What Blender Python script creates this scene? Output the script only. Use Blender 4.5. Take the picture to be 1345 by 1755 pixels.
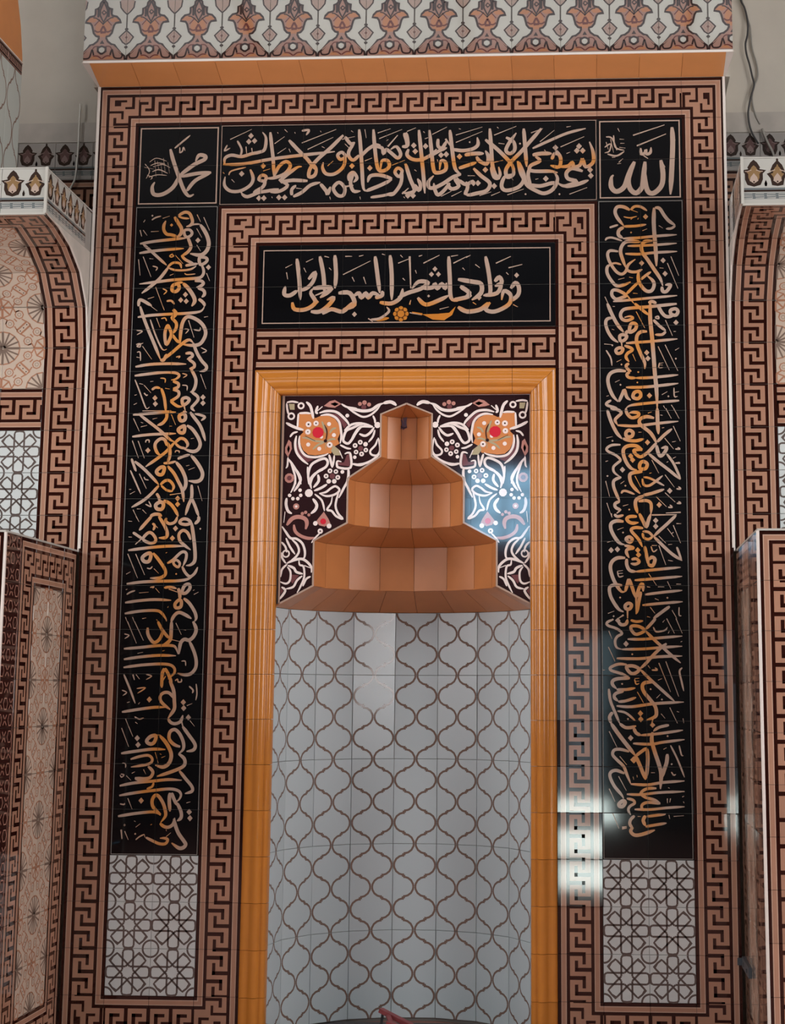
import bpy, bmesh, math, random
from mathutils import Vector, Matrix, Euler
random.seed(7)
for o in list(bpy.data.objects):
    bpy.data.objects.remove(o, do_unlink=True)
SC = bpy.context.scene
COL = SC.collection
PI = math.pi
# ------------------------------------------------------------------ camera
# The wall is laid out on its own 0.2 m tile grid; wall face y = 0, floor z = 0.
T = 0.2
CAM = (0.8497, -7.9459, 1.5153)
YAW, PITCH, ROLL, FPX, PPX, PPY = -0.0599, 0.1764, 0.0037, 2992.23, 830.96, 656.06
IW, IH = 1345.0, 1755.0
def cam_axes():
    cy, sy, cp, sp, cr, sr = math.cos(YAW), math.sin(YAW), math.cos(PITCH), math.sin(PITCH), math.cos(ROLL), math.sin(ROLL)
    f = Vector((sy*cp, cy*cp, sp)); r = Vector((cy, -sy, 0)); u = r.cross(f)
    return cr*r + sr*u, -sr*r + cr*u, f
CR, CU, CF = cam_axes()
cd = bpy.data.cameras.new('camera'); cam = bpy.data.objects.new('camera', cd); COL.objects.link(cam)
m = Matrix((( CR.x, CU.x, -CF.x, CAM[0]), (CR.y, CU.y, -CF.y, CAM[1]), (CR.z, CU.z, -CF.z, CAM[2]), (0, 0, 0, 1)))
cam.matrix_world = m
cd.sensor_fit = 'AUTO'; cd.sensor_width = 36.0; cd.lens = FPX/IH*36.0
cd.shift_x = (IW/2 - PPX)/IH; cd.shift_y = (PPY - IH/2)/IH
cd.clip_start = 0.05; cd.clip_end = 100
SC.camera = cam
def hit(px, py, ax=1, val=0.0):
    d = CF + CR*((px-PPX)/FPX) - CU*((py-PPY)/FPX)
    c = Vector(CAM); t = (val - c[ax])/d[ax]
    return c + d*t
# ------------------------------------------------------------------ world, exposure
w = bpy.data.worlds.new('world'); SC.world = w; w.use_nodes = True
w.node_tree.nodes['Background'].inputs[0].default_value = (0.55, 0.68, 0.85, 1)
w.node_tree.nodes['Background'].inputs[1].default_value = 0.6
SC.view_settings.view_transform = 'Standard'; SC.view_settings.look = 'None'
SC.view_settings.gamma = 1.0; SC.view_settings.exposure = 0.14
SC.view_settings.use_curve_mapping = False
# glowing panes behind the camera, some added to light the wall (name, x0, x1, z0, z1 or side, colour, strength)
WIN_REAR = [(-0.66, 0.30, 3.28, 4.28, (0.34, 0.66, 0.92), 15.0)]
DOOR_REAR = (0.45, 1.15, 0.0, 2.25, (0.60, 0.85, 0.95), 1.7)
DOOR_GLOW = (0.30, (0.85, 1.0, 0.95), 19.0)     # glowing strip added to mirror in the foot tiles: height, colour, strength
CEIL_FILL = (-3.2, 3.2, -4.7, -1.9, (0.96, 0.98, 1.0), 1.6)      # unseen glowing ceiling panes, added to light the wall from above
SIDE_FILL = [(-7.7, -5.2), (-4.2, -1.9)]  # unseen side panes, added to spread light over the wall
SIDE_Z = (1.3, 5.0); SIDE_COL = (0.98, 0.99, 1.0); SIDE_STR = 7.6
# ------------------------------------------------------------------ materials
def lin(c):
    c = c/255.0
    return c/12.92 if c <= 0.04045 else ((c+0.055)/1.055)**2.4
ILL = 0.72
def C(r, g, b):
    return tuple(min(0.88, lin(x)/ILL) for x in (r, g, b)) + (1.0,)
MATS = {}
def mat(name, col, rough=0.12, var=0.05, bump=0.0, scale=12.0, spec=0.5, metal=0.0, mottled=0.0):
    m = bpy.data.materials.new(name); m.use_nodes = True
    nt = m.node_tree; b = nt.nodes['Principled BSDF']
    b.inputs['Roughness'].default_value = rough; b.inputs['Specular IOR Level'].default_value = spec
    b.inputs['Metallic'].default_value = metal
    tc = nt.nodes.new('ShaderNodeTexCoord'); nz = nt.nodes.new('ShaderNodeTexNoise')
    nz.inputs['Scale'].default_value = scale; nz.inputs['Detail'].default_value = 3
    nt.links.new(tc.outputs['Object'], nz.inputs['Vector'])
    oi = nt.nodes.new('ShaderNodeObjectInfo')
    mr = nt.nodes.new('ShaderNodeMapRange'); mr.inputs['To Min'].default_value = 1-var; mr.inputs['To Max'].default_value = 1+var
    nt.links.new(oi.outputs['Random'], mr.inputs['Value'])
    mr2 = nt.nodes.new('ShaderNodeMapRange'); mr2.inputs['From Min'].default_value = .3; mr2.inputs['From Max'].default_value = .7
    mr2.inputs['To Min'].default_value = 1-mottled; mr2.inputs['To Max'].default_value = 1+mottled
    nt.links.new(nz.outputs['Fac'], mr2.inputs['Value'])
    mu = nt.nodes.new('ShaderNodeMath'); mu.operation = 'MULTIPLY'
    nt.links.new(mr.outputs[0], mu.inputs[0]); nt.links.new(mr2.outputs[0], mu.inputs[1])
    vm = nt.nodes.new('ShaderNodeVectorMath'); vm.operation = 'SCALE'
    vm.inputs[0].default_value = col[:3]; nt.links.new(mu.outputs[0], vm.inputs['Scale'])
    nt.links.new(vm.outputs[0], b.inputs['Base Color'])
    if bump:
        bp = nt.nodes.new('ShaderNodeBump'); bp.inputs['Strength'].default_value = bump; bp.inputs['Distance'].default_value = 0.002
        nt.links.new(nz.outputs['Fac'], bp.inputs['Height']); nt.links.new(bp.outputs[0], b.inputs['Normal'])
    MATS[name] = m
    return m
G = dict(rough=0.055, bump=0.025, scale=9)
mat('key_tan', C(140, 103, 84), var=.07, mottled=.05, **G)
mat('key_pale', C(158, 128, 111), var=.05, **G)
mat('key_dark', C(34, 9, 5), var=.1, **G)
mat('black_glaze', C(8, 8, 10), var=.15, **G)
mat('line_pale', C(150, 126, 112), var=.05, **G)
mat('amber', C(164, 101, 38), var=.06, mottled=.08, rough=.14, bump=.06, scale=7)
mat('soffit_orange', C(184, 123, 74), var=.04, mottled=.04, rough=.16, bump=.05, scale=7)
mat('amber_deep', C(164, 104, 60), var=.06, mottled=.07, rough=.34, bump=.05, scale=7)
mat('niche_white', C(168, 175, 177), var=.025, rough=.2, bump=.04, scale=7)
mat('pier_white', C(150, 150, 143), var=.03, **G)
mat('ogee_line', C(108, 88, 78), var=.05, **G)
mat('star_white', C(170, 172, 170), var=.03, mottled=.03, **G)
mat('star_line', C(78, 68, 64), var=.08, **G)
mat('cream', C(164, 147, 132), var=.04, mottled=.04, **G)
mat('cream_tan', C(142, 100, 78), var=.05, **G)
mat('cream_grey', C(104, 88, 78), var=.05, **G)
mat('cream_dark', C(48, 36, 32), var=.05, **G)
mat('crest_white', C(148, 145, 138), var=.03, **G)
mat('crest_dark', C(44, 33, 28), var=.08, **G)
mat('crest_gold', C(112, 88, 60), var=.05, **G)
mat('crest_rose', C(146, 128, 116), var=.05, **G)
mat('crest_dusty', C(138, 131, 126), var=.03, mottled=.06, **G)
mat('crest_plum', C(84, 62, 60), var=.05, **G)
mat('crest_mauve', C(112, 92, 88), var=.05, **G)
mat('crest_grey', C(88, 92, 92), var=.05, **G)
mat('frieze_white', C(142, 139, 131), var=.03, mottled=.03, **G)
mat('frieze_dark', C(36, 19, 16), var=.05, **G)
mat('frieze_rose', C(118, 88, 77), var=.05, **G)
mat('frieze_orange', C(134, 88, 60), var=.05, **G)
mat('frieze_taupe', C(124, 104, 94), var=.05, **G)
mat('frieze_red', C(74, 30, 24), var=.05, **G)
mat('ara_dark', C(38, 20, 22), var=.1, **G)
mat('ara_white', C(206, 190, 184), var=.04, **G)
mat('ara_orange', C(178, 112, 66), var=.04, **G)
mat('ara_maroon', C(96, 56, 58), var=.04, **G)
mat('ara_red', C(176, 36, 50), var=.04, **G)
mat('ara_pink', C(162, 112, 102), var=.04, **G)
mat('ara_olive', C(150, 136, 108), var=.04, **G)
mat('hex_dark', C(44, 20, 16), var=.1, **G)
mat('hex_line', C(140, 104, 90), var=.05, **G)
mat('grout', C(120, 114, 108), rough=.8, var=.02)
mat('grout_dark', C(58, 54, 54), rough=.8, var=.02)
mat('grout_amber', C(120, 72, 34), rough=.8, var=.02)
mat('trim_white', C(186, 176, 168), rough=.3, var=.02)
mat('trim_grey', C(150, 146, 138), rough=.4, var=.02)
mat('plaster', C(170, 161, 149), rough=.75, var=.01, bump=.25, scale=5, mottled=.05)
mat('plaster_old', C(156, 147, 138), rough=.8, var=.01, bump=.3, scale=8, mottled=.10)
mat('room_paint', C(84, 82, 79), rough=.8, var=.01)
mat('carpet', C(132, 92, 82), rough=.95, var=.02, bump=.5, scale=120, mottled=.15)
mat('mat_dark', C(70, 66, 66), rough=.95, var=.02, bump=.5, scale=150, mottled=.2)
mat('cable_dark', C(52, 50, 50), rough=.45)
mat('cable_grey', C(128, 122, 114), rough=.5)
mat('cable_white', C(196, 190, 180), rough=.4)
mat('latch_metal', C(62, 66, 70), rough=.45, metal=.3)
mat('red_wood', C(128, 56, 58), rough=.4, mottled=.12, scale=30)
mat('purple_strokes', C(78, 62, 78), rough=.5)
mat('frame_wood', C(120, 90, 60), rough=.4)
def ink_material():
    m = bpy.data.materials.new('calligraphy_ink'); m.use_nodes = True
    nt = m.node_tree; b = nt.nodes['Principled BSDF']; b.inputs['Roughness'].default_value = .14
    at = nt.nodes.new('ShaderNodeAttribute'); at.attribute_name = 'ink'
    mx = nt.nodes.new('ShaderNodeMix'); mx.data_type = 'RGBA'
    mx.inputs['A'].default_value = C(154, 130, 115); mx.inputs['B'].default_value = C(170, 112, 58)
    nt.links.new(at.outputs['Fac'], mx.inputs['Factor']); nt.links.new(mx.outputs['Result'], b.inputs['Base Color'])
    MATS['calligraphy_ink'] = m
ink_material()
def emit_material(name, col, s):
    m = bpy.data.materials.new(name); m.use_nodes = True; nt = m.node_tree
    nt.nodes.remove(nt.nodes['Principled BSDF'])
    e = nt.nodes.new('ShaderNodeEmission'); e.inputs[0].default_value = col + (1,); e.inputs[1].default_value = s
    nt.links.new(e.outputs[0], nt.nodes['Material Output'].inputs[0])
    MATS[name] = m
# ------------------------------------------------------------------ object helpers
def link(name, mesh, parent=None, loc=(0, 0, 0), rot=None):
    o = bpy.data.objects.new(name, mesh); COL.objects.link(o)
    o.parent = parent
    base = Vector((0, 0, 0))
    if parent is not None:
        q = parent
        while q is not None:
            base += q.location; q = q.parent
    o.location = Vector(loc) - base
    if rot is not None:
        o.rotation_euler = rot.to_euler() if isinstance(rot, Matrix) else rot
    return o
def tag(o, label, cat, group=None):
    o['label'] = label; o['category'] = cat
    if group: o['group'] = group
    return o
def struct(o):
    o['kind'] = 'structure'; return o
def thing(name, label, cat, loc, group=None):
    o = bpy.data.objects.new(name, None); COL.objects.link(o); o.empty_display_size = .1
    o.location = loc
    return tag(o, label, cat, group)
def pydata(name, vs, fs, mats, mi=None):
    me = bpy.data.meshes.new(name); me.from_pydata(vs, [], fs)
    for k in mats: me.materials.append(MATS[k])
    if mi:
        for p, i in zip(me.polygons, mi): p.material_index = i
    me.update()
    return me
def box_mesh(name, boxes, mats, mi=None):
    vs, fs, ms = [], [], []
    for k, (x0, x1, y0, y1, z0, z1) in enumerate(boxes):
        n = len(vs)
        vs += [(x0, y0, z0), (x1, y0, z0), (x1, y1, z0), (x0, y1, z0), (x0, y0, z1), (x1, y0, z1), (x1, y1, z1), (x0, y1, z1)]
        fs += [(n, n+3, n+2, n+1), (n+4, n+5, n+6, n+7), (n, n+1, n+5, n+4), (n+1, n+2, n+6, n+5), (n+2, n+3, n+7, n+6), (n+3, n, n+4, n+7)]
        ms += [mi[k] if mi else 0]*6
    return pydata(name, vs, fs, mats, ms)
def prism_mesh(name, pts, d0, d1, axis, mats):
    # polygon pts extruded along axis: axis 0 -> pts are (y,z); axis 1 -> pts are (x,z)
    n = len(pts); mk = (lambda p, d: (d, p[0], p[1])) if axis == 0 else (lambda p, d: (p[0], d, p[1]))
    vs = [mk(p, d0) for p in pts] + [mk(p, d1) for p in pts]
    fs = [tuple(range(n)), tuple(range(2*n-1, n-1, -1))] + [(i, i+n, (i+1) % n+n, (i+1) % n) for i in range(n)]
    me = pydata(name, vs, fs, mats)
    bm = bmesh.new(); bm.from_mesh(me); bmesh.ops.recalc_face_normals(bm, faces=bm.faces); bm.to_mesh(me); bm.free()
    return me
def catmull(pts, n=5, closed=False):
    out = []; L = len(pts)
    if L < 3: return [tuple(p) for p in pts]
    rng = L if closed else L-1
    for i in range(rng):
        if closed: p0, p1, p2, p3 = pts[(i-1) % L], pts[i], pts[(i+1) % L], pts[(i+2) % L]
        else: p0, p1, p2, p3 = pts[max(i-1, 0)], pts[i], pts[i+1], pts[min(i+2, L-1)]
        for k in range(n):
            t = k/n; t2, t3 = t*t, t*t*t
            out.append(tuple(.5*((2*p1[j]) + (-p0[j]+p2[j])*t + (2*p0[j]-5*p1[j]+4*p2[j]-p3[j])*t2 + (-p0[j]+3*p1[j]-3*p2[j]+p3[j])*t3) for j in (0, 1)))
    if not closed: out.append(tuple(pts[-1]))
    return out
class Art:
    """flat glaze print on a tile: local x right, z up, front face y = 0 looking to -y"""
    D = 0.0003
    def __init__(s): s.v, s.f, s.m, s.names = [], [], [], []
    def mi(s, name):
        if name not in s.names: s.names.append(name)
        return s.names.index(name)
    def poly(s, pts, m, layer=1):
        n = len(s.v); d = -s.D*layer
        s.v += [(p[0], d, p[1]) for p in pts]; s.f.append(tuple(range(n, n+len(pts)))); s.m.append(s.mi(m))
    def rect(s, x0, z0, x1, z1, m, layer=1):
        s.poly([(x0, z0), (x1, z0), (x1, z1), (x0, z1)], m, layer)
    def circle(s, c, r, m, layer=1, n=10, ry=None):
        ry = ry or r
        s.poly([(c[0]+r*math.cos(2*PI*k/n), c[1]+ry*math.sin(2*PI*k/n)) for k in range(n)], m, layer)
    def ring(s, c, r, w, m, layer=1, n=14):
        s.stroke([(c[0]+r*math.cos(2*PI*k/n), c[1]+r*math.sin(2*PI*k/n)) for k in range(n)], w, m, layer, closed=True, smooth=False)
    def stroke(s, pts, w, m, layer=1, closed=False, smooth=True, taper=None, sub=5, lift=0.0):
        P = catmull(pts, sub, closed) if smooth else [tuple(p) for p in pts]
        N = len(P)
        if N < 2: return
        n0 = len(s.v); d = -s.D*layer-lift
        tot = [0.0]
        for i in range(1, N): tot.append(tot[-1] + math.dist(P[i], P[i-1]))
        L = tot[-1] or 1e-9
        for i in range(N):
            a = P[i-1] if (i > 0 or closed) else P[i]; b = P[(i+1) % N] if (i < N-1 or closed) else P[i]
            dx, dz = b[0]-a[0], b[1]-a[1]; q = math.hypot(dx, dz) or 1e-9
            hw = w/2
            if not closed and not smooth and 0 < i < N-1:     # mitre
                ux, uz = P[i][0]-P[i-1][0], P[i][1]-P[i-1][1]; uq = math.hypot(ux, uz) or 1e-9
                cs = (ux*dx+uz*dz)/(uq*q); hw /= max(.6, cs)
            if taper and not closed:
                t = tot[i]/L; sa, sb, la, lb = taper
                fa = min(1, t/la); fb = min(1, (1-t)/lb)
                hw *= (sa+(1-sa)*math.sin(fa*PI/2))*(sb+(1-sb)*math.sin(fb*PI/2))
            if lift: d -= 3e-6
            nx, nz = -dz/q*hw, dx/q*hw
            s.v += [(P[i][0]-nx, d, P[i][1]-nz), (P[i][0]+nx, d, P[i][1]+nz)]
        k = s.mi(m)
        for i in range(N if closed else N-1):
            a = n0+2*i; b = n0+2*((i+1) % N)
            s.f.append((a, b, b+1, a+1)); s.m.append(k)
    def slab(s, w, h, m, t=0.007, bev=0.0012, x0=None, z0=None):
        x0 = -w/2 if x0 is None else x0; z0 = -h/2 if z0 is None else z0
        x1, z1 = x0+w, z0+h; n = len(s.v); b = bev
        s.v += [(x0+b, 0, z0+b), (x1-b, 0, z0+b), (x1-b, 0, z1-b), (x0+b, 0, z1-b), (x0, b, z0), (x1, b, z0), (x1, b, z1), (x0, b, z1),
                (x0, t, z0), (x1, t, z0), (x1, t, z1), (x0, t, z1)]
        F = [(0, 1, 2, 3)]
        for a in (0, 4):
            for i in range(4):
                j = (i+1) % 4; F.append((a+4+i, a+4+j, a+j, a+i))
        F.append((11, 10, 9, 8))
        s.f += [tuple(n+i for i in f) for f in F]; s.m += [s.mi(m)]*len(F)
    def mesh(s, name): return pydata(name, s.v, s.f, s.names, s.m)
GAP = 0.0016
def jit(a=0.0022):
    return Matrix.Rotation(random.gauss(0, a), 3, 'X') @ Matrix.Rotation(random.gauss(0, a), 3, 'Z')
# ------------------------------------------------------------------ tile designs
W_ = T-GAP
def uv(u, v, w=T, h=T): return ((u-.5)*w, (.5-v)*h)
def R_(a, u0, v0, u1, v1, m, layer):
    e = GAP/2/T
    u0, u1, v0, v1 = max(u0, e), min(u1, 1-e), max(v0, e), min(v1, 1-e)
    if u1 <= u0 or v1 <= v0: return
    x0, z1 = uv(u0, v0); x1, z0 = uv(u1, v1); a.rect(x0, z0, x1, z1, m, layer)
def band(a, v0, v1):
    R_(a, 0, v0, 1, v1, 'key_tan', 1)
    R_(a, 0, v0, 1, v0+.020, 'key_pale', 2); R_(a, 0, v1-.020, 1, v1, 'key_pale', 2)
B1, B2, KZ = (.078, .196), (.804, .922), (.268, .732)
def make_key():
    a = Art(); a.slab(W_, W_, 'key_dark')
    band(a, *B1); band(a, *B2)
    R_(a, 0, KZ[0], 1, KZ[1], 'key_tan', 1)
    h = .041
    for k in (-1, 0, 1, 2, 3):
        c = .5*k
        R_(a, c-h, .388, c+h, .74, 'key_dark', 2); R_(a, c-h, .388, c+.215, .460, 'key_dark', 2)
        A = c-.173
        R_(a, A-h, .26, A+h, .626, 'key_dark', 2); R_(a, A-.19, .554, A+h, .626, 'key_dark', 2)
    return a.mesh('key_tile')
def make_corner():
    a = Art(); a.slab(W_, W_, 'key_dark')
    def cr(x0, y0, x1, y1, m, l): R_(a, (x0-320)/770, (y0-340)/770, (x1-320)/770, (y1-340)/770, m, l)
    for lo, hi in (B1, B2):
        R_(a, lo, lo, 1, hi, 'key_tan', 1); R_(a, lo, hi, hi, 1, 'key_tan', 1)
        R_(a, lo, lo, 1, lo+.022, 'key_pale', 2); R_(a, lo, lo+.022, lo+.022, 1, 'key_pale', 2)
        R_(a, hi-.022, hi-.022, 1, hi, 'key_pale', 2); R_(a, hi-.022, hi, hi, 1, 'key_pale', 2)
    R_(a, KZ[0], KZ[0], 1, KZ[1], 'key_tan', 1); R_(a, KZ[0], KZ[1], KZ[1], 1, 'key_tan', 1)
    for q in ((620, 600, 850, 642), (620, 642, 740, 715), (945, 505, 1000, 775), (820, 732, 945, 775), (1075, 600, 1130, 905),
              (475, 810, 795, 855), (750, 855, 795, 970), (605, 940, 660, 1095), (660, 1045, 895, 1095)):
        cr(*q, 'key_dark', 3)
    return a.mesh('key_corner_tile')
KEY, CORNER = make_key(), make_corner()
def rotY(d): return Matrix.Rotation(math.radians(d), 3, 'Y')
TOP, LEFT, RIGHT, BOT = rotY(0), rotY(-90), rotY(90), rotY(180)
def plain(name, m, w=W_, h=W_):
    a = Art(); a.slab(w, h, m); return a.mesh(name)
BLACK = plain('black_tile', 'black_glaze')
def make_star():
    a = Art(); a.slab(W_, W_, 'star_white'); lw = .042*T
    for k in range(8):
        c, s = math.cos(k*PI/4), math.sin(k*PI/4)
        def r(x, z): return ((x*c-z*s)*T, (x*s+z*c)*T)
        end = .435 if k % 2 == 0 else .40
        for sx in (-1, 1):
            a.stroke([r(.118*sx, .05), r(.118*sx, end)], lw, 'star_line', 1, smooth=False)
        cap = [(-.118, end), (-.085, .478), (0, .487), (.085, .478), (.118, end)] if k % 2 == 0 else [(-.118, end), (-.112, .455), (0, .470), (.112, .455), (.118, end)]
        a.stroke([r(*p) for p in cap], lw, 'star_line', 1, smooth=False)
    for sx in (-1, 1):
        for sz in (-1, 1):
            a.stroke([(sx*(.495-.172*math.cos(t))*T, sz*(.495-.172*math.sin(t))*T) for t in [i*PI/16 for i in range(9)]], lw, 'star_line', 1, smooth=False)
    return a.mesh('star_lattice_tile')
STAR = make_star()
def make_rosette(flip):
    a = Art(); a.slab(W_, W_, 'cream'); f = -1 if flip else 1
    def p(u, v): return (f*(u-.5)*T*.985, (.5-v)*T*.985)
    lw = .031*T
    def spokes(cu, cv, n, r0, r1, m):
        q = [i*PI/2/n for i in range(n+1)]; du = 1 if cu == 0 else -1; dv = 1 if cv == 0 else -1
        ring = []
        for i, t in enumerate(q):
            e = (cu+du*math.cos(t)*r1, cv+dv*math.sin(t)*r1); ring.append(p(*e))
            a.stroke([p(cu+du*math.cos(t)*r0, cv+dv*math.sin(t)*r0), p(*e)], lw*1.3, m, 2, smooth=False)
        a.stroke(ring, lw, 'cream_tan', 1, smooth=False)
    spokes(1, 0, 4, .02, .40, 'cream_grey'); spokes(0, 1, 4, .02, .40, 'cream_grey')
    spokes(0, 0, 2, .02, .25, 'cream_tan'); spokes(1, 1, 2, .02, .25, 'cream_tan')
    for c in ((.17, .40), (.40, .17), (.83, .60), (.60, .83)):
        a.ring(p(*c), .10*T, .028*T, 'cream_tan', 1, 8); a.ring(p(*c), .045*T, .01*T, 'cream_grey', 1, 6)
    hx = [(.34, .58), (.42, .66), (.66, .44), (.66, .42), (.58, .34), (.34, .56)]
    a.stroke([p(*c) for c in hx], lw*1.4, 'cream_tan', 1, closed=True, smooth=False)
    for c in ((.42, .58), (.50, .50), (.58, .42)): a.circle(p(*c), .016*T, 'cream_dark', 1, 6)
    for q in (((.25, 0), (.30, .10), (.40, .07)), ((0, .25), (.10, .30), (.07, .40)), ((.75, 1), (.70, .90), (.60, .93)), ((1, .75), (.90, .70), (.93, .60)),
              ((.27, .27), (.34, .34)), ((.73, .73), (.66, .66)), ((.28, .46), (.34, .56)), ((.46, .28), (.56, .34)), ((.72, .54), (.66, .44)), ((.54, .72), (.44, .66))):
        a.stroke([p(*c) for c in q], lw, 'cream_tan', 1, smooth=False)
    return a.mesh('rosette_tile')
ROS = (make_rosette(False), make_rosette(True))
OGQ = [(.045, 0), (.06, .12), (.15, .29), (.30, .405), (.42, .44), (.47, .44), (.47, .50), (.53, .50), (.53, .56), (.58, .56), (.70, .595), (.85, .71), (.94, .88), (.955, 1)]
def make_ogee(h, w=W_, lw=.0095, px=.1, pz=.1, m='niche_white', ln='ogee_line'):
    a = Art(); a.slab(w, h-GAP, m, z0=GAP/2)
    kx = (w/2-.0004)/px
    zp = pz
    while zp <= h+pz+1e-6:
        for sx in (-1, 1):
            for d in (-1, 1):
                pts = [(sx*(px-px*q[0])*kx, zp+d*pz*q[1]) for q in OGQ]
                pts = [(p[0], min(max(p[1], .0010), h-.0010)) for p in pts if -.003 <= p[1] <= h+.003]
                if len(pts) > 2: a.stroke(pts, lw, ln, 1, smooth=False)
        zp += 2*pz
    return a.mesh('ogee_tile')
def make_crest(wh='crest_white', gold='crest_gold', rose='crest_rose'):
    a = Art(); a.slab(W_, W_, wh)
    def P(pts, cu): return [((cu+x-.5)*T, (.5-y)*T) for x, y in pts]
    def sym(half): return half + [(-x, y) for x, y in reversed(half) if abs(x) > 1e-6]
    A = sym([(0, .03), (-.07, .09), (-.135, .20), (-.12, .24), (-.262, .265), (-.19, .34), (-.19, .47), (-.14, .59), (0, .63)])
    B = sym([(0, .0), (-.028, .035), (-.02, .06), (-.10, .15), (-.15, .27), (-.14, .31), (-.228, .345), (-.15, .45), (-.12, .60), (0, .62)])
    for cu, sh in ((.25, A), (.75, B)):
        a.poly(P(sh, cu)[::-1], 'crest_dark', 1)
        k = .62
        a.poly(P([(x*k, .36+(y-.36)*k) for x, y in sh], cu)[::-1], gold, 2)
        a.poly(P(sym([(0, .33), (-.07, .42), (-.09, .50), (0, .56)]), cu)[::-1], rose, 3)
        a.circle(((cu-.5)*T, (.5-.52)*T), .02*T, 'crest_dark', 4, 6)
        for s in (-1, 1):
            a.stroke(P([(s*.05, .26), (s*.13, .29), (s*.19, .29)], cu), .018*T, rose, 3, smooth=False)
        for s in (-1, 1):
            a.poly([((cu+s*.25+dx-.5)*T*.985, (.5-y)*T) for dx, y in ((0, .48), (-.03, .56), (-.02, .62), (.02, .62), (.03, .56))] if 0 < cu+s*.25 < 1 else [((cu-.5)*T, (.5-.615)*T), ((cu-.5)*T+.002, (.5-.615)*T), ((cu-.5)*T, (.5-.61)*T)], 'crest_dark', 2)
    e = .495
    a.rect(-e*T, (.5-.70)*T, e*T, (.5-.655)*T, 'crest_grey', 1); a.rect(-e*T, (.5-.745)*T, e*T, (.5-.70)*T, 'crest_dark', 1)
    a.rect(-e*T, (.5-.90)*T, e*T, (.5-.765)*T, 'crest_grey', 1)
    for k in range(4):
        u0 = .01+.245*k
        a.stroke([((u-.5)*T, (.5-v)*T) for u, v in ((u0+.20, .79), (u0+.02, .79), (u0+.02, .835), (u0+.20, .835), (u0+.20, .88), (u0+.02, .88))], .014*T, wh, 2, smooth=False)
    return a.mesh('crest_tile')
CREST = make_crest()
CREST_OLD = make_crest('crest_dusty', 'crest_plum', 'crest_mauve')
def make_hex():
    a = Art(); a.slab(W_, W_, 'hex_dark')
    for r_ in range(3):
        for c in range(3):
            cx, cz = (c-1)*.33*T, (r_-1)*.33*T
            if (r_+c) % 2 == 0: a.stroke([(cx+.13*T*math.cos(k*PI/3), cz+.13*T*math.sin(k*PI/3)) for k in range(6)], .026*T, 'hex_line', 1, closed=True, smooth=False)
            else:
                for k in range(4):
                    t = PI/4+k*PI/2; a.stroke([(cx+.03*T*math.cos(t), cz+.03*T*math.sin(t)), (cx+.15*T*math.cos(t), cz+.15*T*math.sin(t))], .028*T, 'hex_line', 1, smooth=False)
    for x in (-.495, .47): a.rect(x*T, -.495*T, (x+.025)*T, .495*T, 'hex_line', 1)
    return a.mesh('honeycomb_tile')
HEX = make_hex()
# ------------------------------------------------------------------ room shell
RX, RY0, RYB, RZ = 5.0, -13.0, 0.75, 6.2
struct(link('floor', box_mesh('floor', [(-RX-.3, RX+.3, RY0-.3, RYB+.3, -.1, 0)], ['carpet'])))
struct(link('ceiling', box_mesh('ceiling', [(-RX-.3, RX+.3, RY0-.3, CEIL_FILL[2], RZ, RZ+.1), (-RX-.3, RX+.3, CEIL_FILL[3], RYB+.3, RZ, RZ+.1), (-RX-.3, CEIL_FILL[0], CEIL_FILL[2], CEIL_FILL[3], RZ, RZ+.1), (CEIL_FILL[1], RX+.3, CEIL_FILL[2], CEIL_FILL[3], RZ, RZ+.1)], ['room_paint'])))
wb = struct(link('wall_back', box_mesh('wall_back', [(-RX, RX, RYB, RYB+.2, 0, RZ)], ['plaster'])))
# rear wall with its door and three high windows; side walls with holes for the added fill panes
def holed(name, axis, pos, th, lo, hi, z1, holes):
    bs = []; cuts = sorted(holes); x = lo
    mk = (lambda a, b, c, d: (a, b, pos, pos+th, c, d)) if axis == 1 else (lambda a, b, c, d: (pos, pos+th, a, b, c, d))
    for (a, b, c, d) in cuts:
        bs.append(mk(x, a, 0, z1))
        if c > .001: bs.append(mk(a, b, 0, c))
        bs.append(mk(a, b, d, z1)); x = b
    bs.append(mk(x, hi, 0, z1))
    return struct(link(name, box_mesh(name, bs, ['room_paint'])))
# the door and the small high window overlap in x, so the rear wall is split at z = 2.7
def rear():
    bs = []
    dx0, dx1, dz0, dz1 = DOOR_REAR[:4]; y0, y1 = RY0-.25, RY0
    bs += [(-RX, dx0, y0, y1, 0, 2.7), (dx1, RX, y0, y1, 0, 2.7), (dx0, dx1, y0, y1, dz1, 2.7), (dx0, dx1, y0, y1, 0, dz0)]
    x = -RX
    for (a, b, c, d, *_r) in sorted(WIN_REAR):
        bs += [(x, a, y0, y1, 2.7, RZ), (a, b, y0, y1, 2.7, c), (a, b, y0, y1, d, RZ)]; x = b
    bs.append((x, RX, y0, y1, 2.7, RZ))
    struct(link('wall_rear', box_mesh('wall_rear', bs, ['room_paint'])))
rear()
ws = [(a, b)+SIDE_Z for a, b in SIDE_FILL]
holed('wall_west', 0, -RX-.25, .25, RY0, RYB, RZ, ws)
holed('wall_east', 0, RX, .25, RY0, RYB, RZ, ws)
nwin = 0
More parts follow.
